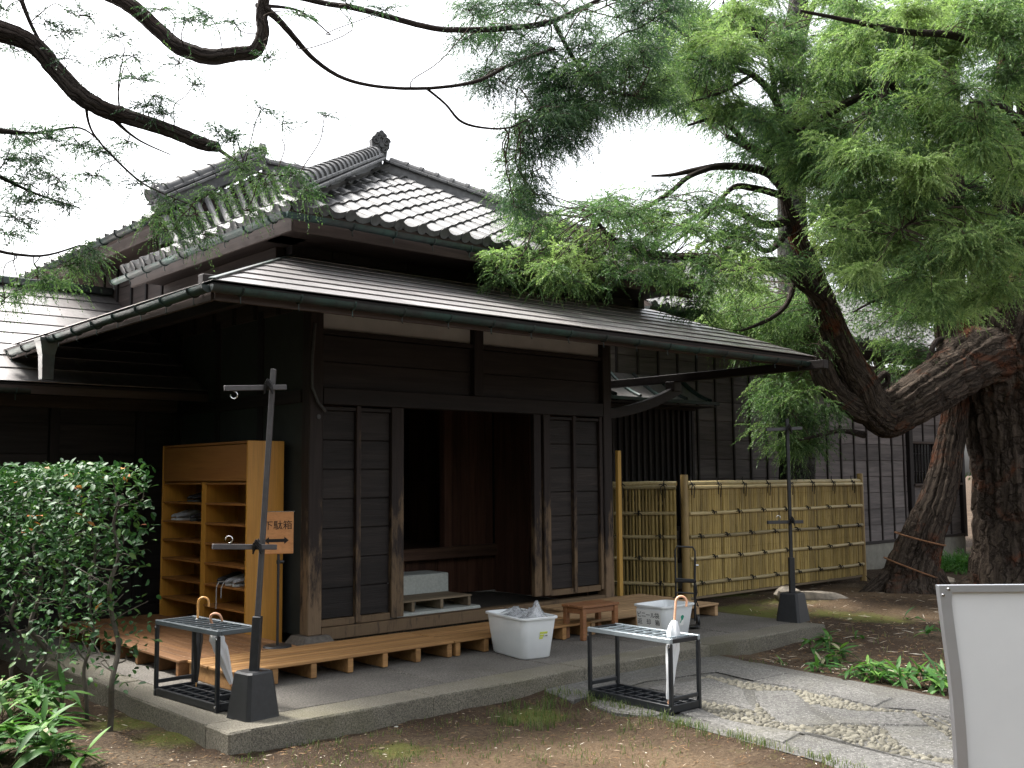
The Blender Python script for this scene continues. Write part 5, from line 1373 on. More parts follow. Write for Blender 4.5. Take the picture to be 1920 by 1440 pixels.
limb(J, 'limb', [(1800, 660, 14.8, 74), (1785, 600, 14.9, 62), (1782, 540, 15, 50), (1790, 450, 15.1, 40), (1788, 330, 15.2, 36), (1782, 180, 15.2, 34), (1775, 60, 15.2, 30), (1760, -80, 15.2, 24)], M['bark'], 6, 36, .13, 11, 'J')
limb(J, 'limb', [(1920, 500, 14.8, 60), (1885, 330, 14.2, 36), (1882, 180, 14, 30), (1886, 60, 14, 26), (1880, -60, 14, 20)], M['bark'], 6, 16, .14, 6, 'J')
BR = [
 [(1536, 552, 13.5, 34), (1505, 530, 13.3, 30), (1475, 503, 13.1, 26), (1435, 492, 12.9, 23), (1390, 502, 12.7, 22), (1345, 500, 12.5, 20), (1310, 484, 12.2, 18), (1250, 480, 11.8, 14), (1190, 470, 11.4, 12), (1140, 440, 11.1, 9), (1110, 400, 10.9, 6)],
 [(1466, 350, 13.2, 20), (1440, 325, 13, 17), (1400, 314, 12.8, 15), (1350, 312, 12.6, 14), (1300, 320, 12.4, 11), (1260, 328, 12.2, 7), (1222, 330, 12, 4)],
 [(1330, 316, 12.5, 10), (1290, 332, 12.2, 10), (1250, 365, 11.9, 9), (1190, 395, 11.6, 8), (1120, 392, 11.3, 5)],
 [(1468, 345, 13.2, 20), (1442, 305, 13.1, 18), (1405, 275, 13, 15), (1362, 256, 12.9, 9)],
 [(1490, 405, 13.4, 22), (1455, 420, 13.2, 17), (1425, 418, 13, 15), (1385, 398, 12.8, 12), (1345, 388, 12.6, 9), (1300, 410, 12.4, 7), (1240, 450, 12.1, 5)],
 [(1474, 370, 13.2, 16), (1445, 360, 13, 14), (1410, 352, 12.9, 13), (1378, 350, 12.8, 11), (1350, 375, 12.6, 8), (1310, 420, 12.4, 6), (1240, 470, 12.1, 4)],
 [(1540, 470, 13.4, 18), (1580, 470, 13.3, 15), (1610, 466, 13.2, 12), (1650, 500, 13, 9), (1690, 478, 12.9, 5)],
 [(1490, 520, 13.4, 12), (1475, 570, 13.2, 10), (1440, 600, 13, 8), (1390, 620, 12.8, 4)],
 [(1620, 815, 13.9, 14), (1580, 808, 13.6, 9), (1540, 815, 13.4, 7), (1500, 825, 13.2, 4)],
 [(1890, 600, 14.9, 40), (1800, 420, 13.5, 26), (1740, 330, 12.6, 20), (1660, 295, 12, 18), (1610, 305, 11.8, 13), (1560, 330, 11.6, 6)],
 [(1930, 420, 14.6, 40), (1850, 300, 13.2, 24), (1780, 220, 12.3, 18), (1700, 185, 11.8, 16), (1664, 152, 11.6, 15), (1652, 190, 11.5, 14), (1610, 222, 11.4, 11), (1590, 230, 11.3, 6)],
 [(1700, 195, 11.9, 16), (1650, 178, 12, 17), (1605, 185, 12, 16), (1560, 210, 12, 15), (1520, 238, 12, 11), (1470, 250, 12, 6)],
 [(1940, 300, 14.5, 40), (1900, 120, 12.5, 24), (1800, 70, 11, 16), (1700, 60, 10.4, 12), (1600, 40, 10, 9), (1500, 20, 9.8, 5)],
 [(1930, 480, 14.6, 30), (1880, 400, 12.8, 18), (1830, 350, 11.8, 12), (1760, 380, 11.2, 8), (1690, 430, 10.9, 5)],
 [(1950, 350, 14.5, 30), (1930, 260, 12, 18), (1880, 200, 10.8, 12), (1820, 190, 10.2, 7)],
 [(1480, 430, 13.3, 14), (1440, 470, 13.0, 10), (1380, 440, 12.6, 8), (1320, 455, 12.2, 5)],
 [(1780, 560, 15, 14), (1720, 545, 14.4, 9), (1650, 560, 13.9, 6), (1600, 585, 13.6, 3)],
 [(1790, 640, 14.8, 16), (1755, 640, 14.4, 10), (1740, 690, 14.2, 9), (1765, 700, 14.1, 8), (1750, 740, 14.0, 7)],
 [(1640, 720, 13.9, 14), (1660, 700, 13.85, 12), (1664, 718, 13.85, 10), (1645, 730, 13.85, 9)],
]
for b in BR: limb(J, 'branch', b, M['barkdark'], 6, 9, .10, 4, 'J')
for b in [[(1470, 350, 13.2, 18), (1476, 280, 13, 16), (1455, 190, 12.6, 14), (1410, 140, 12.3, 12), (1350, 120, 12, 10), (1290, 70, 11.7, 7), (1240, 30, 11.5, 4)],
 [(1455, 190, 12.6, 12), (1440, 100, 12.2, 9), (1400, 40, 12, 7), (1360, -20, 12, 5)], [(1410, 140, 12.3, 8), (1360, 170, 12, 6), (1300, 190, 11.8, 4)],
 [(1405, 275, 13, 10), (1350, 225, 12.5, 8), (1290, 235, 12.2, 5)]]: limb(J, 'branch', b, M['barkdark'], 6, 8, .10, 4, 'J')
jl = Leafer()
def region(lf, key, poly, n, rad, dep, cnt, tint, holes=(), droop=.75, tw=6, L=(.16, .34), seed=0, wid=.28):
    r = np.random.default_rng(seed); P = np.array(poly, float); lo, hi = P.min(0), P.max(0); got = 0; tries = 0; pts = []
    while got < n and tries < n*60:
        tries += 1; x, y = r.uniform(lo, hi)
        if not inpoly(x, y, poly): continue
        if any(((x-hx)/hr)**2+((y-hy_)/hv)**2 < 1 for hx, hy_, hr, hv in holes): continue
        if pts and min((x-a)**2+(y-b)**2 for a, b in pts) < (rad[0]*.42)**2: continue
        pts.append((x, y)); d = r.uniform(*dep); R = r.uniform(*rad)*d/F
        pad(lf, key, at(x, y, d), R, int(cnt*r.uniform(.7, 1.3)), np.clip(r.normal(tint, .15), 0, 1), droop, L, tw, wid=wid); got += 1
HO = [(1540, 60, 45, 60), (1440, 20, 40, 30), (1410, 140, 45, 28), (1345, 245, 30, 20), (1530, 130, 24, 34)]
region(jl, 'J', [(1560, 0), (1925, -10), (1925, 560), (1840, 570), (1745, 600), (1640, 545), (1560, 470), (1540, 330), (1580, 230), (1545, 150)], 104, (40, 80), (10.3, 12.6), 205, .62, HO, .6, 9, (.11, .27), seed=3, wid=.19)
region(jl, 'J', [(1230, 0), (1600, -10), (1600, 260), (1500, 330), (1400, 260), (1330, 250), (1250, 190)], 52, (38, 70), (11.2, 13.0), 125, .50, HO+[(1380, 300, 60, 40)], .6, 8, (.11, .27), seed=4, wid=.19)
region(jl, 'J', [(1430, 230), (1560, 200), (1620, 420), (1560, 440), (1500, 320)], 18, (44, 70), (11.5, 13), 160, .60, (), .6, 8, (.11, .27), seed=14, wid=.19)
region(jl, 'J', [(885, 480), (940, 425), (1060, 395), (1200, 400), (1330, 415), (1450, 440), (1480, 500), (1420, 520), (1300, 535), (1180, 535), (1060, 530), (960, 525)], 48, (36, 68), (10.4, 12.0), 100, .52, [(1250, 300, 80, 60), (1190, 365, 60, 25)], .5, 9, (.10, .25), seed=5, wid=.20)
region(jl, 'J', [(1060, 395), (1230, 345), (1440, 380), (1470, 430), (1330, 440), (1200, 430)], 18, (34, 60), (11.2, 12.6), 50, .32, (), .6, 7, seed=6, wid=.22)
region(jl, 'J', [(880, 490), (960, 470), (1120, 505), (1130, 545), (1010, 535), (920, 525)], 13, (34, 58), (10.1, 10.7), 66, .66, (), .55, 9, (.10, .22), seed=15, wid=.2)
region(jl, 'J', [(1430, 760), (1480, 700), (1530, 715), (1590, 800), (1560, 830), (1500, 850), (1440, 830)], 11, (36, 60), (13.2, 13.7), 110, .48, (), .8, 6, seed=7)
region(jl, 'J', [(1440, 640), (1520, 560), (1560, 700), (1520, 770), (1450, 740)], 14, (44, 70), (14.2, 15), 120, .60, (), 1.1, 6, seed=8)
region(jl, 'J', [(1290, 600), (1400, 560), (1520, 540), (1540, 640), (1480, 670), (1400, 650), (1300, 610)], 15, (40, 66), (13.6, 14.8), 95, .58, (), 1.1, 6, seed=16)
region(jl, 'J', [(1600, 520), (1760, 540), (1790, 590), (1700, 610), (1620, 590)], 10, (40, 64), (14.2, 15.2), 80, .45, (), .8, 6, seed=9)
region(jl, 'J', [(1640, 680), (1740, 640), (1770, 700), (1700, 740)], 5, (34, 50), (14.2, 14.6), 70, .45, (), .8, 5, seed=10)
region(jl, 'J', [(1240, 0), (1570, -10), (1570, 330), (1470, 300), (1340, 235), (1250, 200)], 26, (44, 78), (13.0, 14.5), 110, .44, [(1540, 60, 26, 36), (1440, 15, 26, 20), (1400, 140, 26, 18)], .6, 8, (.14, .30), seed=71, wid=.2)
region(jl, 'J', [(1280, 590), (1380, 545), (1500, 540), (1545, 600), (1530, 690), (1420, 660)], 20, (40, 62), (14.2, 15.4), 125, .62, (), .9, 7, (.14, .32), seed=72, wid=.2)
region(jl, 'J', [(1590, 600), (1700, 580), (1760, 620), (1700, 660), (1620, 650)], 5, (30, 46), (14.6, 15.4), 60, .5, (), .7, 6, (.12, .26), seed=73)
region(jl, 'J', [(1560, 480), (1800, 520), (1800, 600), (1640, 590)], 12, (40, 66), (12.6, 14), 120, .55, (), .7, 7, (.12, .28), seed=74, wid=.2)
region(jl, 'J', [(1245, 0), (1560, -10), (1560, 300), (1440, 250), (1330, 200), (1250, 160)], 18, (40, 66), (11.0, 12.6), 120, .62, [(1540, 60, 24, 34), (1400, 140, 22, 16)], .6, 8, (.11, .26), seed=81, wid=.2)
region(jl, 'J', [(1180, 500), (1300, 480), (1420, 520), (1380, 600), (1260, 585)], 9, (36, 56), (12.2, 13.4), 105, .55, (), .7, 7, (.11, .26), seed=82, wid=.2)
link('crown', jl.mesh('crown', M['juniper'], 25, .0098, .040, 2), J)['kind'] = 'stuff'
TW['J'].build('twigs', M['twig'], J, True, kind='stuff')

# -- leaning old trunk bound with straw rope
LT = thing('leaning_tree', 'reddish old trunk leaning under the juniper limb, bound twice with straw rope', 'tree')
limb(LT, 'trunk', [(1693, 1140, 14.6, 150), (1702, 1098, 14.6, 102), (1716, 1050, 14.6, 82), (1733, 1000, 14.6, 70), (1752, 950, 14.65, 62), (1771, 890, 14.75, 55), (1787, 810, 14.85, 48), (1797, 745, 14.95, 44)], M['bark'], 8, 84, .17, 18, 'LT')
for x0, y0, x1, y1, w in ((1684, 1000, 1766, 1020, 104), (1664, 1048, 1750, 1080, 106)):
    c = (np.array(at(x0, y0, 14.6))+np.array(at(x1, y1, 14.6)))/2; a = (np.array(at(x1, y1, 14.6))-np.array(at(x0, y0, 14.6)))/2*1.08; b = FW*np.linalg.norm(a)*.95
    MB().tube([c+a*math.cos(t)+b*math.sin(t) for t in np.linspace(0, 2*PI, 30)], .012, 6).build('straw_rope', M['strawrope'], LT, True)
for k, (ax, ay, bx, by, w) in enumerate(((1665, 1105, 1600, 1120, 40), (1690, 1120, 1650, 1135, 36), (1725, 1110, 1740, 1140, 44), (1755, 1095, 1790, 1112, 34), (1640, 1110, 1618, 1104, 18))):
    limb(LT, 'root', [(ax, ay-18, 14.6, w), ((ax+bx)/2, (ay+by)/2-2, 14.45, w*.75), (bx, by+4, 14.4, w*.3)], M['bark'], 5, 12, .14, 5, 'LT')

# -- second tree: straight grey trunk behind the bent limb
G2 = thing('grey_trunk_tree', 'tall tree with straight grey-barked trunk rising behind the bent juniper limb', 'tree')
M['barkgrey'] = mat_bark('grey_bark', (.035, .034, .030), (.115, .118, .104), (.07, .05, .04), 20, 4, .3)
g0 = at(1492, 900, 16.5)
limb(G2, 'trunk', [(1496, 1075, 16.5, 70), (1493, 860, 16.5, 64), (1490, 640, 16.5, 58), (1487, 470, 16.5, 54), (1484, 330, 16.5, 50), (1482, 200, 16.5, 46), (1490, 80, 16.5, 40), (1505, -80, 16.5, 32)], M['barkgrey'], 6, 24, .12, 9, 'G2')
limb(G2, 'limb', [(1484, 250, 16.5, 26), (1520, 150, 16.4, 22), (1560, 100, 16.3, 20), (1590, 60, 16.2, 16), (1600, -40, 16.2, 12)], M['barkdark'], 6, 10, .1, 4, 'G2')
limb(G2, 'limb', [(1486, 160, 16.5, 22), (1500, 100, 16.3, 18), (1512, 40, 16.2, 15), (1540, -20, 16.2, 10)], M['barkdark'], 6, 10, .1, 4, 'G2')
limb(G2, 'limb', [(1600, 100, 16.4, 50), (1590, 40, 16.4, 46), (1580, -60, 16.4, 40)], M['barkdark'], 6, 10, .1, 4, 'G2')
gl = Leafer()
region(gl, 'G2', [(1420, 30), (1700, 0), (1925, 80), (1925, 480), (1700, 520), (1560, 480), (1520, 330), (1430, 250)], 60, (55, 100), (16, 18), 115, .42, HO, .8, 6, (.2, .42), seed=30)
region(gl, 'G2', [(1270, 230), (1420, 210), (1440, 330), (1330, 345)], 7, (40, 60), (16, 17), 45, .32, [(1300, 290, 60, 40)], .7, 6, (.2, .4), seed=31)
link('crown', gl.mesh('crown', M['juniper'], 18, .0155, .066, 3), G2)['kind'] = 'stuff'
TW['G2'].build('twigs', M['twig'], G2, True, kind='stuff')

# -- tree overhead at the left, its trunk outside the picture
O = thing('overhead_tree', 'dark juniper boughs reaching over from the left against the white sky', 'tree')
tb_ = at(-420, 700, 6.0)
MBt = limb(O, 'trunk', [(-430, 1700, 6.0, 230), (-440, 1200, 6.0, 180), (-440, 600, 6.0, 165), (-400, 100, 6.1, 150), (-330, -400, 6.3, 120), (-250, -900, 6.5, 80)], M['bark'], 6, 30, .15, 9, 'O')
limb(O, 'limb', [(-420, 250, 6.1, 80.0), (-220, 90, 6.2, 56.0), (-60, 50, 6.3, 44.8), (0, 58, 6.3, 40.0), (60, 82, 6.35, 35.2), (105, 130, 6.4, 33.6), (150, 178, 6.4, 33.6), (195, 205, 6.45, 32.0), (230, 216, 6.5, 30.4), (300, 238, 6.5, 26.4), (350, 258, 6.55, 25.6), (385, 272, 6.6, 24.0), (408, 276, 6.6, 19.2)], M['barkdark'], 8, 28, .24, 7, 'O')
limb(O, 'limb', [(-390, -150, 6.2, 72.0), (-150, -120, 6.4, 44.8), (100, -60, 6.6, 35.2), (200, -15, 6.7, 28.8), (250, 14, 6.7, 25.6), (292, 52, 6.75, 24.8), (335, 88, 6.75, 25.6), (390, 106, 6.8, 27.2), (440, 100, 6.8, 24.0), (476, 95, 6.8, 24.0), (492, 62, 6.8, 22.4), (490, 25, 6.8, 20.8), (500, -30, 6.8, 17.6)], M['barkdark'], 8, 26, .24, 7, 'O')
for b in [
 [(495, 15, 6.8, 16.0), (520, 35, 6.85, 12.8), (548, 66, 6.9, 11.2), (590, 112, 7, 8.6), (640, 145, 7.1, 7.2), (700, 161, 7.2, 6.5), (770, 166, 7.3, 6.5), (840, 162, 7.5, 6.5), (900, 150, 7.7, 7.2), (960, 120, 7.9, 6.5), (1040, 90, 8.1, 4.3)],
 [(800, 166, 7.4, 5.0), (835, 195, 7.5, 4.3), (865, 228, 7.6, 5.0), (910, 240, 7.7, 4.3), (960, 238, 7.8, 3.6), (1010, 210, 8, 2.2)],
 [(-330, -420, 6.3, 56.0), (100, -180, 7, 32.0), (450, -40, 7.3, 16.0), (590, 2, 7.4, 11.2), (660, 14, 7.4, 11.2), (730, 32, 7.5, 11.2), (800, 50, 7.6, 11.2), (850, 56, 7.7, 11.2), (930, 54, 7.9, 11.2), (1020, 44, 8.1, 11.2), (1080, 20, 8.3, 8.6), (1140, -10, 8.5, 6.5)],
 [(1040, 44, 8.1, 8.6), (1090, 130, 8.2, 7.2), (1150, 170, 8.3, 6.5), (1190, 180, 8.3, 2.9)],
 [(40, 0, 6.3, 8.6), (60, 50, 6.35, 6.5), (85, 95, 6.4, 5.8)], [(225, 215, 6.5, 4.0), (222, 160, 6.5, 3.0), (232, 100, 6.5, 2.2)], [(215, 225, 6.5, 8.6), (240, 248, 6.5, 5.0), (270, 268, 6.5, 3.6), (320, 290, 6.5, 2.2)],
 [(-40, 240, 6.3, 14.4), (60, 250, 6.4, 5.8), (150, 240, 6.5, 3.6), (200, 280, 6.5, 2.2)], [(-40, 310, 6.3, 11.2), (60, 360, 6.4, 5.0), (150, 390, 6.5, 2.9)], [(-420, 300, 6.1, 40.0), (-200, 240, 6.2, 24.0), (-40, 240, 6.3, 14.4)], [(-200, 250, 6.2, 20.8), (-40, 310, 6.3, 11.2)],
 [(-200, 260, 6.2, 20.8), (-60, 440, 6.2, 8.6), (60, 480, 6.3, 5.0), (150, 460, 6.4, 2.9)], [(405, 276, 6.6, 8.6), (440, 300, 6.5, 5.8), (490, 325, 6.4, 3.6), (560, 330, 6.4, 2.2)], [(160, 185, 6.4, 7.2), (175, 250, 6.4, 4.3), (250, 330, 6.4, 4.3), (300, 360, 6.4, 2.9), (360, 385, 6.3, 2.2)],
 [(480, 10, 6.8, 8.6), (560, 20, 7, 4.3), (620, 65, 7.1, 2.2)],
]: limb(O, 'branch', b, M['barkdark'], 7, 9, .20, 4, 'O')
ol = Leafer()
def sprigs(lst, tint, cnt, dep, seed, droop=.7, L=(.08, .17)):
    r = np.random.default_rng(seed)
    for x, y, rx in lst:
        d = r.uniform(*dep); pad(ol, 'O', at(x, y, d), rx*d/F, int(cnt*rx/34), tint+r.normal(0, .05), droop, L, 7, .003, True, .26)
sprigs([(30, 255, 48), (90, 262, 50), (150, 272, 40), (190, 285, 26), (40, 345, 50), (110, 335, 44), (60, 380, 36), (130, 385, 28), (30, 410, 40), (20, 440, 26), (175, 330, 22), (262, 345, 22), (260, 150, 20), (285, 180, 18), (150, 30, 22), (85, 40, 18), (20, 90, 22), (240, 265, 16), (250, 105, 14), (350, 40, 22), (390, 30, 20), (440, 45, 18), (505, 110, 14), (490, 205, 16), (362, 160, 16), (410, 250, 24), (430, 262, 22), (225, 70, 18), (120, 60, 20), (608, 217, 9), (880, 20, 24), (150, 160, 14), (530, 232, 10), (10, 20, 16), (650, 8, 14), (720, 20, 16), (560, 30, 16), (270, 200, 20), (310, 215, 16), (200, 110, 16), (120, 110, 14), (340, 120, 14), (300, 20, 14), (60, 300, 36), (10, 300, 36)], .30, 62, (6.2, 6.6), 51, .35)
sprigs([(320, 385, 34), (355, 405, 36), (400, 365, 34), (330, 430, 26), (455, 320, 36), (500, 345, 40), (550, 330, 34), (570, 360, 24), (460, 395, 20), (470, 280, 26), (150, 480, 34), (120, 500, 30), (170, 470, 24), (30, 545, 34), (70, 520, 28), (100, 530, 30), (10, 560, 20), (380, 440, 16), (280, 410, 20)], .66, 62, (6.2, 6.5), 52, .9)
region(ol, 'O', [(880, 0), (1250, -10), (1240, 120), (1170, 190), (1110, 230), (1040, 250), (960, 230), (900, 170), (870, 80)], 50, (32, 60), (7.8, 8.9), 125, .40, [(1030, 60, 30, 18), (980, 160, 24, 20), (1160, 100, 22, 24), (925, 110, 14, 16)], .8, 6, (.12, .24), seed=53)
region(ol, 'O', [(940, 230), (1080, 180), (1130, 250), (1060, 300), (1040, 370), (990, 400), (930, 420), (900, 395), (950, 320)], 24, (30, 52), (7.9, 8.7), 95, .38, [(1000, 250, 20, 14)], .9, 6, (.12, .24), seed=54)
region(ol, 'O', [(1060, 130), (1240, 80), (1240, 180), (1130, 220)], 16, (32, 56), (8.2, 8.8), 115, .60, (), .9, 6, (.12, .24), seed=55)
# unseen foliage added behind and left of the camera to block low light
shade_pads = Leafer(); rr = np.random.default_rng(77); cnt_ = 0
while cnt_ < 230:
    p = np.array([rr.uniform(-15, 2.5), rr.uniform(-19, 3), rr.uniform(.6, 5.2)]); v = p-CAM; fwd = v @ FW
    if fwd > -1.0 and (abs(v @ RT) < .62*fwd+1.6 and abs(v @ UP) < .50*fwd+1.6): continue
    if p[0] > -6.5+.25*max(0, p[1]+6) and p[1] > -9.5: continue
    if p[2] < 4 and -11.5 < p[1] < -5.5 and p[0] > -8.0: continue
    if p[1] > -3 and p[0] > -4.0: continue
    if v @ RT > -.56*(v @ FW)-1.3 and v @ FW > -1: continue
    pad(shade_pads, None, p, rr.uniform(.7, 1.2), 60, .4, .6, (.3, .6), 5, .012, False, .5); cnt_ += 1
link('crown', shade_pads.mesh('crown', M['juniperdark'], 8, .09, .20, 6), O)['kind'] = 'stuff'  # added off-frame foliage that shades the scene, linked as crown
link('crown', ol.mesh('crown', M['juniperdark'], 18, .0068, .031, 4), O)['kind'] = 'stuff'
TW['O'].build('twigs', M['twig'], O, True, kind='stuff')

# -- trees beyond the rear house
def back_tree(label, px, pyb, d, hgt, rad, n, tint, seed):
    r = np.random.default_rng(seed); b = at(px, pyb, d); b[2] = -.3
    t = thing('background_tree', label, 'tree', (0, 0, 0), 0, 'trees beyond the rear house'); key = 'b%d' % seed
    top = b+np.array([r.normal(0, .4), r.normal(0, .4), hgt*.9])
    tr = [b, b+(top-b)*.3+r.normal(0, .15, 3), b+(top-b)*.65+r.normal(0, .2, 3), top]; Sx = spline(tr, 6)
    MB().tube(Sx, np.linspace(.22, .04, len(Sx)), 10).build('trunk', M['barkdark'], t, True); LIMBS[key] = [Sx[5:]]
    for k in range(7):
        s_ = Sx[6+k]; e = s_+np.array([r.normal(0, 1), r.normal(0, 1), .25])*rad*.5; q = spline([s_, (s_+e)/2+[0, 0, .15], e], 5); MB().tube(q, np.linspace(.07, .02, len(q)), 6).build('limb', M['barkdark'], t, True); LIMBS[key].append(q)
    lf = Leafer()
    for k in range(n):
        z = r.uniform(.25, 1.03); rr_ = rad*(1-.65*max(0, z-.45))*math.sqrt(r.random()); a = r.uniform(0, 6.3)
        pad(lf, key, b+np.array([math.cos(a)*rr_, math.sin(a)*rr_, z*hgt]), r.uniform(.6, 1.1), 90, np.clip(r.normal(tint, .1), 0, 1), .5, (.2, .42), 5, .012, True, .5)
    link('crown', lf.mesh('crown', M['far'], 9, .055, .14, seed), t)['kind'] = 'stuff'
    TW[key].build('twigs', M['twig'], t, True, kind='stuff')
back_tree('yellow-green bushy tree seen through the gap above the rear tiled roof', 1640, 700, 26, 8.5, 3.0, 44, .62, 61)
back_tree('dense green tree at the far right behind the thick juniper trunk', 1850, 700, 25, 9.5, 3.2, 46, .45, 62)
back_tree('rounded green tree peeping over the rear roof left of the bent limb', 1400, 700, 29, 7.6, 2.6, 34, .55, 63)
back_tree('dark tree outside the rear house at the far right edge', 2080, 700, 22, 9, 3.0, 34, .35, 64)

# ------------------------------------------------------------------ hedge at the left
HD = thing('hedge', 'clipped broadleaf hedge on thin bare stems with a few withered orange leaves', 'hedge', (0, 0, 0))
hx0, hx1_, hy0, hy1, hz0, hz1 = -2.62, -2.20, -1.72, 3.2, .12, 1.63
hs_ = [(-2.39, -1.50, .020), (-2.36, -1.02, .014), (-2.47, -.20, .020), (-2.40, .45, .016), (-2.42, 1.1, .018), (-2.40, 1.8, .016), (-2.44, 2.5, .018), (-2.38, -.6, .012)]
HB = []
for x, y, r0 in hs_:
    pts = [np.array([x, y, -.18])]
    for k in range(1, 9): pts.append(np.array([x+RNG.normal(0, .03), y+RNG.normal(0, .05), -.18+.20*k]))
    P = spline(pts, 4); MB().tube(P, np.linspace(r0*1.1, r0*.4, len(P)), 8).build('stem', M['stem'], HD, True)
    for k in range(16):
        s_ = P[RNG.integers(8, len(P))]; e = s_+np.array([RNG.normal(0, .13), RNG.normal(0, .28), RNG.uniform(-.05, .22)]); e[2] = min(e[2], 1.58); e[0] = np.clip(e[0], hx0, hx1_); e[1] = max(e[1], hy0+.04)
        HB.append(spline([s_, (s_+e)/2+RNG.normal(0, .03, 3), e], 3))
mbh = MB()
for q in HB: mbh.tube(q, np.linspace(.006, .0025, len(q)), 4, False)
mbh.build('twigs', M['stem'], HD, True, kind='stuff')
LV = np.array([(0, 0, 0), (.28, .20, .05), (.30, 0, 0), (.28, -.20, .05), (.66, .21, .03), (.68, 0, -.03), (.66, -.21, .03), (1, 0, -.12)], float)
LF_ = np.array([(0, 2, 1), (0, 3, 2), (1, 2, 5), (1, 5, 4), (2, 3, 6), (2, 6, 5), (4, 5, 7), (5, 6, 7)])
leafm = MB().add(LV*.052, LF_.tolist()).mesh('leaf', M['hedgeo'], True); deadm = MB().add(LV*.060, LF_.tolist()).mesh('leaf', M['deadleaf'], True)
N = 8800; k = 0; pos = []
while len(pos) < N:
    x, y, z = RNG.uniform(hx0, hx1_), RNG.uniform(hy0, hy1), hz0+(hz1-hz0)*RNG.random()
    zz = (z-hz0)/(hz1-hz0); dens = np.clip(.10+1.25*zz**1.15, 0, 1)
    cl = .5+.5*math.sin(x*17+y*7.3+1)*math.sin(y*9.1+z*8)+.3*math.sin(z*21+y*13)
    if cl < .34 and zz < .90: continue
    if zz < .93 and hx0+.10 < x < hx1_-.10 and y > hy0+.1 and RNG.random() < .6: continue
    if RNG.random() > dens: continue
    pos.append((x+RNG.normal(0, .02), y+RNG.normal(0, .02), z+.02*math.sin(y*6)))
pos = np.array(pos)
def leaf_rot(n):
    yaw = RNG.uniform(0, 2*PI, n); pit = RNG.normal(.25, .45, n); rol = RNG.normal(0, .5, n)
    cy, sy, cp, sp_, cr, sr = np.cos(yaw), np.sin(yaw), np.cos(pit), np.sin(pit), np.cos(rol), np.sin(rol)
    X_ = np.stack([cy*cp, sy*cp, -sp_], 1); Y_ = np.stack([-sy*cr+cy*sp_*sr, cy*cr+sy*sp_*sr, cp*sr], 1); Z_ = np.cross(X_, Y_); return X_, Y_, Z_
XX, YY, ZZ = leaf_rot(N); sc_ = RNG.uniform(.75, 1.35, N)
dc = np.linalg.norm(pos-CAM, axis=1); face = pos[:, 0]*(-1)+pos[:, 1]*(-.25)+pos[:, 2]*.25
near = np.argsort(-face)[:1500]; one = RNG.permutation(near)[:288]; msk = np.ones(N, bool); msk[one] = False
for j, i in enumerate(one):
    R3 = Matrix((XX[i], YY[i], ZZ[i])).transposed(); m = R3.to_4x4() @ Matrix.Scale(float(sc_[i]), 4); m.translation = pos[i]
    dead = j % 16 == 0
    link('leaf', deadm if dead else leafm, HD, matrix=m)
# the withered orange spray near the left edge
for j, (px, py) in enumerate(((50, 968), (62, 978), (68, 968), (55, 990))):
    m = Matrix((XX[j], YY[j], ZZ[j])).transposed().to_4x4() @ Matrix.Scale(1.4, 4); m.translation = onx(px, py, -2.64); link('leaf', deadm, HD, matrix=m)['label'] = 'withered orange leaf'
Li = np.where(msk)[0]
Vh = pos[Li][:, None, :]+.052*sc_[Li][:, None, None]*(LV[None, :, 0:1]*XX[Li][:, None, :]+LV[None, :, 1:2]*YY[Li][:, None, :]+LV[None, :, 2:3]*ZZ[Li][:, None, :])
Fh = (LF_[None]+(np.arange(len(Li))*8)[:, None, None]).reshape(-1, 3)
link('foliage', fast_mesh('foliage', Vh.reshape(-1, 3), Fh, M['hedge'], {'tint': ('FACE', np.repeat(np.clip(RNG.normal(.5, .22, len(Li)), 0, 1), 8))}, True), HD)['kind'] = 'stuff'

# ------------------------------------------------------------------ dwarf bamboo, grass, fern, stones, litter
def blade(L, w, curl, n=5):
    V = []; Fc = []
    for i in range(n+1):
        t = i/n; ww = w*math.sin(PI*min(1, t*.9+.1))**.7*(1 if t < .98 else 0); z = -curl*L*t*t
        V += [(L*t, ww/2, z+.12*ww), (L*t, 0, z), (L*t, -ww/2, z+.12*ww)]
    for i in range(n): a = 3*i; Fc += [[a, a+1, a+4, a+3], [a+1, a+2, a+5, a+4]]
    return MB().add(V, Fc)
SA = [blade(.16, .032, c).mesh('leaf', M['sasa'], True) for c in (.15, .4, .7)]; SP = [blade(.14, .022, c).mesh('leaf', M['sasapale'], True) for c in (.4, .8)]
def sasa(label, p, n, spread, hgt, size, pale=.07, group='dwarf bamboo clumps'):
    p = np.array(p, float); p[2] = ground_z(p[0], p[1])
    t = thing('dwarf_bamboo', label, 'plant', tuple(p), 0, group); mb = MB()
    ns = max(3, n//7)
    for k in range(ns):
        a = RNG.uniform(0, 6.3); rr_ = spread*math.sqrt(RNG.random()); b = np.array([math.cos(a)*rr_, math.sin(a)*rr_, -.02]); h = hgt*RNG.uniform(.6, 1.1)
        tp = b+np.array([RNG.normal(0, .05), RNG.normal(0, .05), h]); mb.tube([b, (b+tp)/2+RNG.normal(0, .01, 3), tp], [.003, .0025, .0015], 5, False)
        for j in range(n//ns):
            f = RNG.uniform(.55, 1.0); q = b+(tp-b)*f; pl = RNG.random() < pale
            m = random.choice(SP if pl else SA); s_ = size/.15*RNG.uniform(.7, 1.25)
            link('leaf', m, t, tuple(q), (RNG.normal(0, .3), RNG.normal(-.35 if not pl else .5, .35), RNG.uniform(0, 6.3)), (s_, s_, s_))
    mb.build('stalks', M['twig'], t, True, kind='stuff')
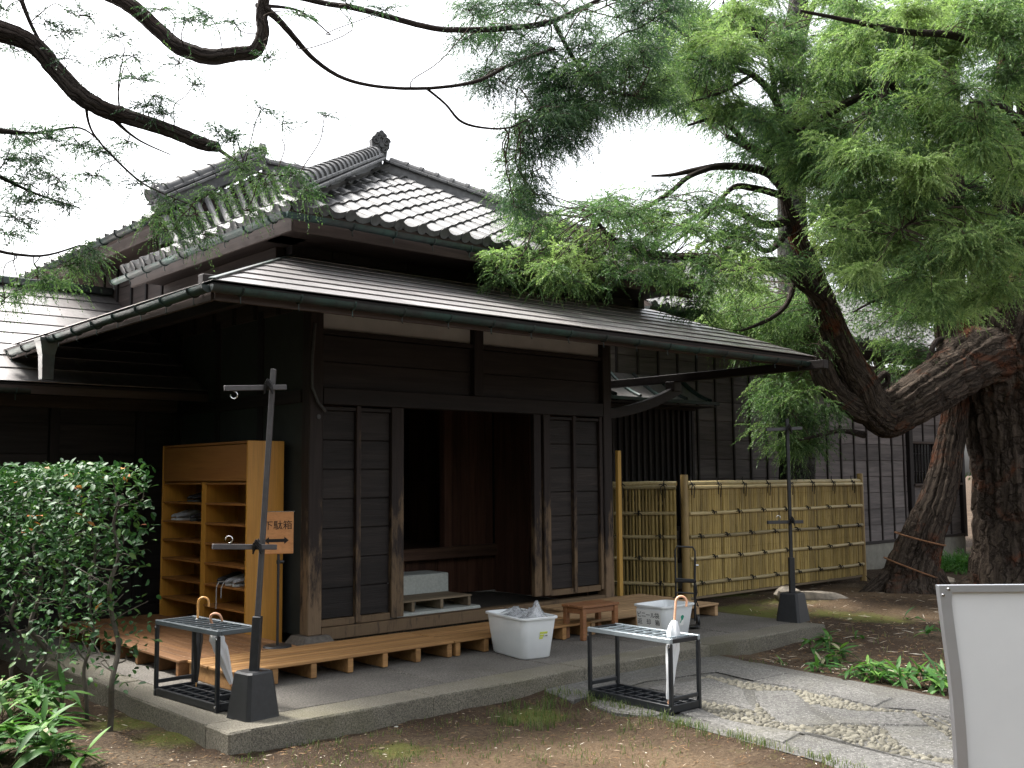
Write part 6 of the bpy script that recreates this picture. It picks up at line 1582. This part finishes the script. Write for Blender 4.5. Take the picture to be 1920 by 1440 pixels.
for k, (lab, x, y, n, sp_, h, sz) in enumerate([
    ('dwarf bamboo clump in the bottom left corner, nearest of all', 20, 1425, 96, .24, .26, .20),
    ('dwarf bamboo at the bottom left, right of the corner clump', 95, 1435, 54, .18, .17, .18),
    ('taller bright dwarf bamboo below the hedge at the left', 90, 1350, 62, .18, .24, .19),
    ('dwarf bamboo at the left edge under the hedge', 5, 1345, 66, .2, .28, .18),
    ('dwarf bamboo clump at the path corner, farthest from the white board', 1545, 1215, 38, .15, .16, .15),
    ('dwarf bamboo beside the path, second from its inner corner', 1560, 1235, 40, .15, .15, .15),
    ('small dwarf bamboo tuft low on the path edge below the inner corner', 1528, 1258, 20, .10, .10, .12),
    ('dwarf bamboo in the middle of the row along the path', 1610, 1268, 44, .15, .14, .15),
    ('dwarf bamboo along the path, right of the middle of the row', 1660, 1275, 44, .15, .14, .15),
    ('dwarf bamboo along the path, next to the plant touching the white board', 1705, 1280, 44, .15, .15, .16),
    ('dwarf bamboo touching the edge of the white board', 1755, 1292, 42, .13, .16, .17),
    ('dwarf bamboo half hidden by the white board, higher up the bank', 1760, 1205, 22, .14, .14, .14),
    ('single sprig of dwarf bamboo on the bare bank', 1605, 1205, 8, .05, .08, .11),
    ('little dwarf bamboo sprout beside the pavement end', 1468, 1246, 10, .05, .07, .10),
    ('sprout of dwarf bamboo on the bank below the leaning trunk', 1700, 1160, 7, .05, .07, .12)]):
    sasa(lab, onz(x, y, -.12), n, sp_, h, sz)
gv = []; gt = []
def tufts(pts, per, h, spread, tint):
    for p in pts:
        for _ in range(per):
            b = np.array([p[0]+RNG.normal(0, spread), p[1]+RNG.normal(0, spread), 0]); b[2] = ground_z(b[0], b[1])-.005
            a = RNG.uniform(0, 6.3); l = h*RNG.uniform(.5, 1.3); o = np.array([math.cos(a), math.sin(a), 0])*l*RNG.uniform(.15, .75); w = np.array([-math.sin(a), math.cos(a), 0])*.0022
            m1 = b+o*.35+[0, 0, l*.6]; e = b+o+[0, 0, l*RNG.uniform(.6, .95)]
            gv.extend([b-w, b+w, m1+w*.8, m1-w*.8, m1-w*.8, m1+w*.8, e, e]); gt.extend([np.clip(RNG.normal(tint, .2), 0, 1)]*2)
edge = [onz(1010+620*t+RNG.normal(0, 10), 1305+140*t**1.15+RNG.normal(0, 9), -.12) for t in RNG.random(210)]
tufts(edge, 10, .075, .03, .62)
tufts([onz(RNG.uniform(920, 1080), RNG.uniform(1310, 1360), -.12) for _ in range(34)], 12, .085, .03, .5)
tufts([onz(RNG.uniform(430, 1300), RNG.uniform(1340, 1440), -.12) for _ in range(230)], 5, .045, .035, .62)
tufts([onz(RNG.uniform(560, 900), RNG.uniform(1400, 1440), -.12) for _ in range(40)], 7, .035, .05, .6)
tufts([onz(1325+RNG.normal(0, 8), 1228+RNG.normal(0, 3), -.12) for _ in range(8)], 14, .10, .03, .45)
tufts([onz(RNG.uniform(1330, 1480), RNG.uniform(1236, 1252), -.12) for _ in range(14)], 5, .05, .02, .5)
tufts([onz(RNG.uniform(1560, 1780), RNG.uniform(1180, 1260), -.12) for _ in range(30)], 3, .07, .02, .8)
ga = np.array(gv); gf = np.arange(len(ga)).reshape(-1, 4)
tag(link('grass', fast_mesh('grass', ga, gf, M['grass'], {'tint': ('FACE', np.array(gt))})), 'thin short grass along the path edge', kind='stuff')
# loose bits lying about: needles, bark crumbs, pale chips and small stones
lv, lf2, lt2 = [], [], []
def crumbs(n, xr, yr, size, tint, flat=.25):
    for _ in range(n):
        p = onz(RNG.uniform(*xr), RNG.uniform(*yr), -.12)
        if AX0-.03 < p[0] < AX1+.03 and p[1] > AY0-.03: continue
        if .35 < p[0] < 2.75 and -7 < p[1] < -2.5: continue
        z = float(ground_z(p[0], p[1])); s_ = size*RNG.uniform(.5, 1.6); a = RNG.uniform(0, 6.3); e = RNG.uniform(.35, 1)
        u = np.array([math.cos(a), math.sin(a), RNG.normal(0, .2)])*s_; v = np.array([-math.sin(a), math.cos(a), RNG.normal(0, .2)])*s_*e; c = np.array([p[0], p[1], z+.002]); o = len(lv)
        lv.extend([c-u, c-v*.8, c+u*.9, c+v, c+np.array([0, 0, s_*flat])]); lf2.extend([(o, o+1, o+4), (o+1, o+2, o+4), (o+2, o+3, o+4), (o+3, o, o+4)]); lt2.extend([np.clip(RNG.normal(tint, .15), 0, 1)]*4)
crumbs(900, (150, 1700), (1290, 1440), .006, .25); crumbs(90, (250, 1600), (1330, 1440), .0055, .9); crumbs(500, (1400, 1780), (1090, 1300), .011, .2); crumbs(90, (1440, 1780), (1120, 1300), .012, .85)
crumbs(260, (60, 430), (1250, 1440), .008, .3); crumbs(40, (60, 430), (1330, 1440), .008, .95); crumbs(900, (0, 1920), (1240, 1440), .004, .15)
crumbs(1500, (0, 1920), (1290, 1440), .0075, .12, .55); crumbs(700, (1400, 1780), (1100, 1300), .013, .10, .5)
def needles(n, xr, yr, l, tint):
    for _ in range(n):
        p = onz(RNG.uniform(*xr), RNG.uniform(*yr), -.12)
        if AX0-.03 < p[0] < AX1+.03 and p[1] > AY0-.03: continue
        if .35 < p[0] < 2.75 and -7 < p[1] < -2.5: continue
        z = float(ground_z(p[0], p[1])); a = RNG.uniform(0, 6.3); ln = l*RNG.uniform(.4, 1.5); d = np.array([math.cos(a), math.sin(a), RNG.normal(0, .12)])*ln/2; w = np.array([-math.sin(a), math.cos(a), 0])*.0013*(1+l*8); c = np.array([p[0], p[1], z+.006]); o = len(lv)
        lv.extend([c-d-w, c+d-w, c+d+w, c-d+w, c+[0, 0, .004]]); lf2.extend([(o, o+1, o+4), (o+1, o+2, o+4), (o+2, o+3, o+4), (o+3, o, o+4)]); lt2.extend([np.clip(RNG.normal(tint, .2), 0, 1)]*4)
needles(900, (0, 1700), (1280, 1440), .035, .45); needles(900, (1400, 1790), (1090, 1300), .07, .4); needles(160, (1400, 1790), (1090, 1300), .12, .75)
tag(link('litter', fast_mesh('litter', np.array(lv), np.array(lf2), M['litter'], {'tint': ('FACE', np.array(lt2))})), 'needles, crumbs and pale chips on the soil', kind='stuff')
for lab, x, y, s_, mt in (('pale chip of stone on the soil in front of the pavement', 743, 1357, .016, 'stone'), ('brown dry leaf lying on the soil in the foreground', 716, 1404, .020, 'oldsunoko')):
    p = onz(x, y, -.12); o = MB().prism([(s_*math.cos(a)*(1+.3*math.sin(3*a)), s_*.7*math.sin(a), 0) for a in np.linspace(0, 6.28, 7)[:-1]], (0, 0, s_*.35)).build('leaf' if 'leaf' in lab else 'stone_chip', M[mt]); o.location = (p[0], p[1], float(ground_z(p[0], p[1]))); tag(o, lab, 'leaf' if 'leaf' in lab else 'stone')
def rock(label, p, s3, seed, rz=0):
    r = np.random.default_rng(seed); V = []; n = 14; m = 8
    for i in range(m+1):
        t = PI*i/m
        for k in range(n):
            a = 2*PI*k/n; q = np.array([math.sin(t)*math.cos(a), math.sin(t)*math.sin(a), math.cos(t)]); q = np.sign(q)*np.abs(q)**.75
            f = 1+.10*math.sin(3*a+seed)+.08*math.sin(5*t+2*a)+r.normal(0, .03); V.append(q*f*s3)
    Fc = [[i*n+k, (i+1)*n+k, (i+1)*n+(k+1) % n, i*n+(k+1) % n] for i in range(m) for k in range(n)]
    o = MB().add(V, Fc).build('garden_stone', M['rock'], None, 30); o.location = p; o.rotation_euler = (r.normal(0, .1), r.normal(0, .1), rz); return tag(o, label, 'stone')
q = onz(1478, 1124, -.06); rock('rounded pale stone behind the upright black pole', (q[0], q[1], q[2]+.05), (.17, .13, .10), 4, -.6)
q = onz(1538, 1122, -.06); rock('long flat stone lying beside the rounded pale stone', (q[0], q[1], q[2]+.02), (.34, .10, .065), 7, -.75)
q = onz(1770, 1105, -.2); rock('grey stone at the foot of the leaning trunk', (q[0], q[1], -.15), (.25, .2, .12), 9, .3)
fp = ony(1800, 1090, .3); FN = thing('fern', 'bright green fern between the leaning trunk and the thick trunk', 'plant', (fp[0], fp[1], float(ground_z(fp[0], fp[1]))))
fl_ = Leafer(); 
for k in range(60):
    a = RNG.uniform(0, 6.3); b0 = np.array([RNG.normal(0, .35), RNG.normal(0, .3), .02]); fl_.add(b0+RNG.normal(0, .02, (6, 3)), np.tile([math.cos(a)*.6, math.sin(a)*.6, .75], (6, 1))+RNG.normal(0, .2, (6, 3)), RNG.uniform(.3, .6, 6), np.clip(RNG.normal(.6, .15, 6), 0, 1), np.full(6, .6))
link('fronds', fl_.mesh('fronds', M['fern'], 14, .02, .12, 9), FN)['kind'] = 'stuff'
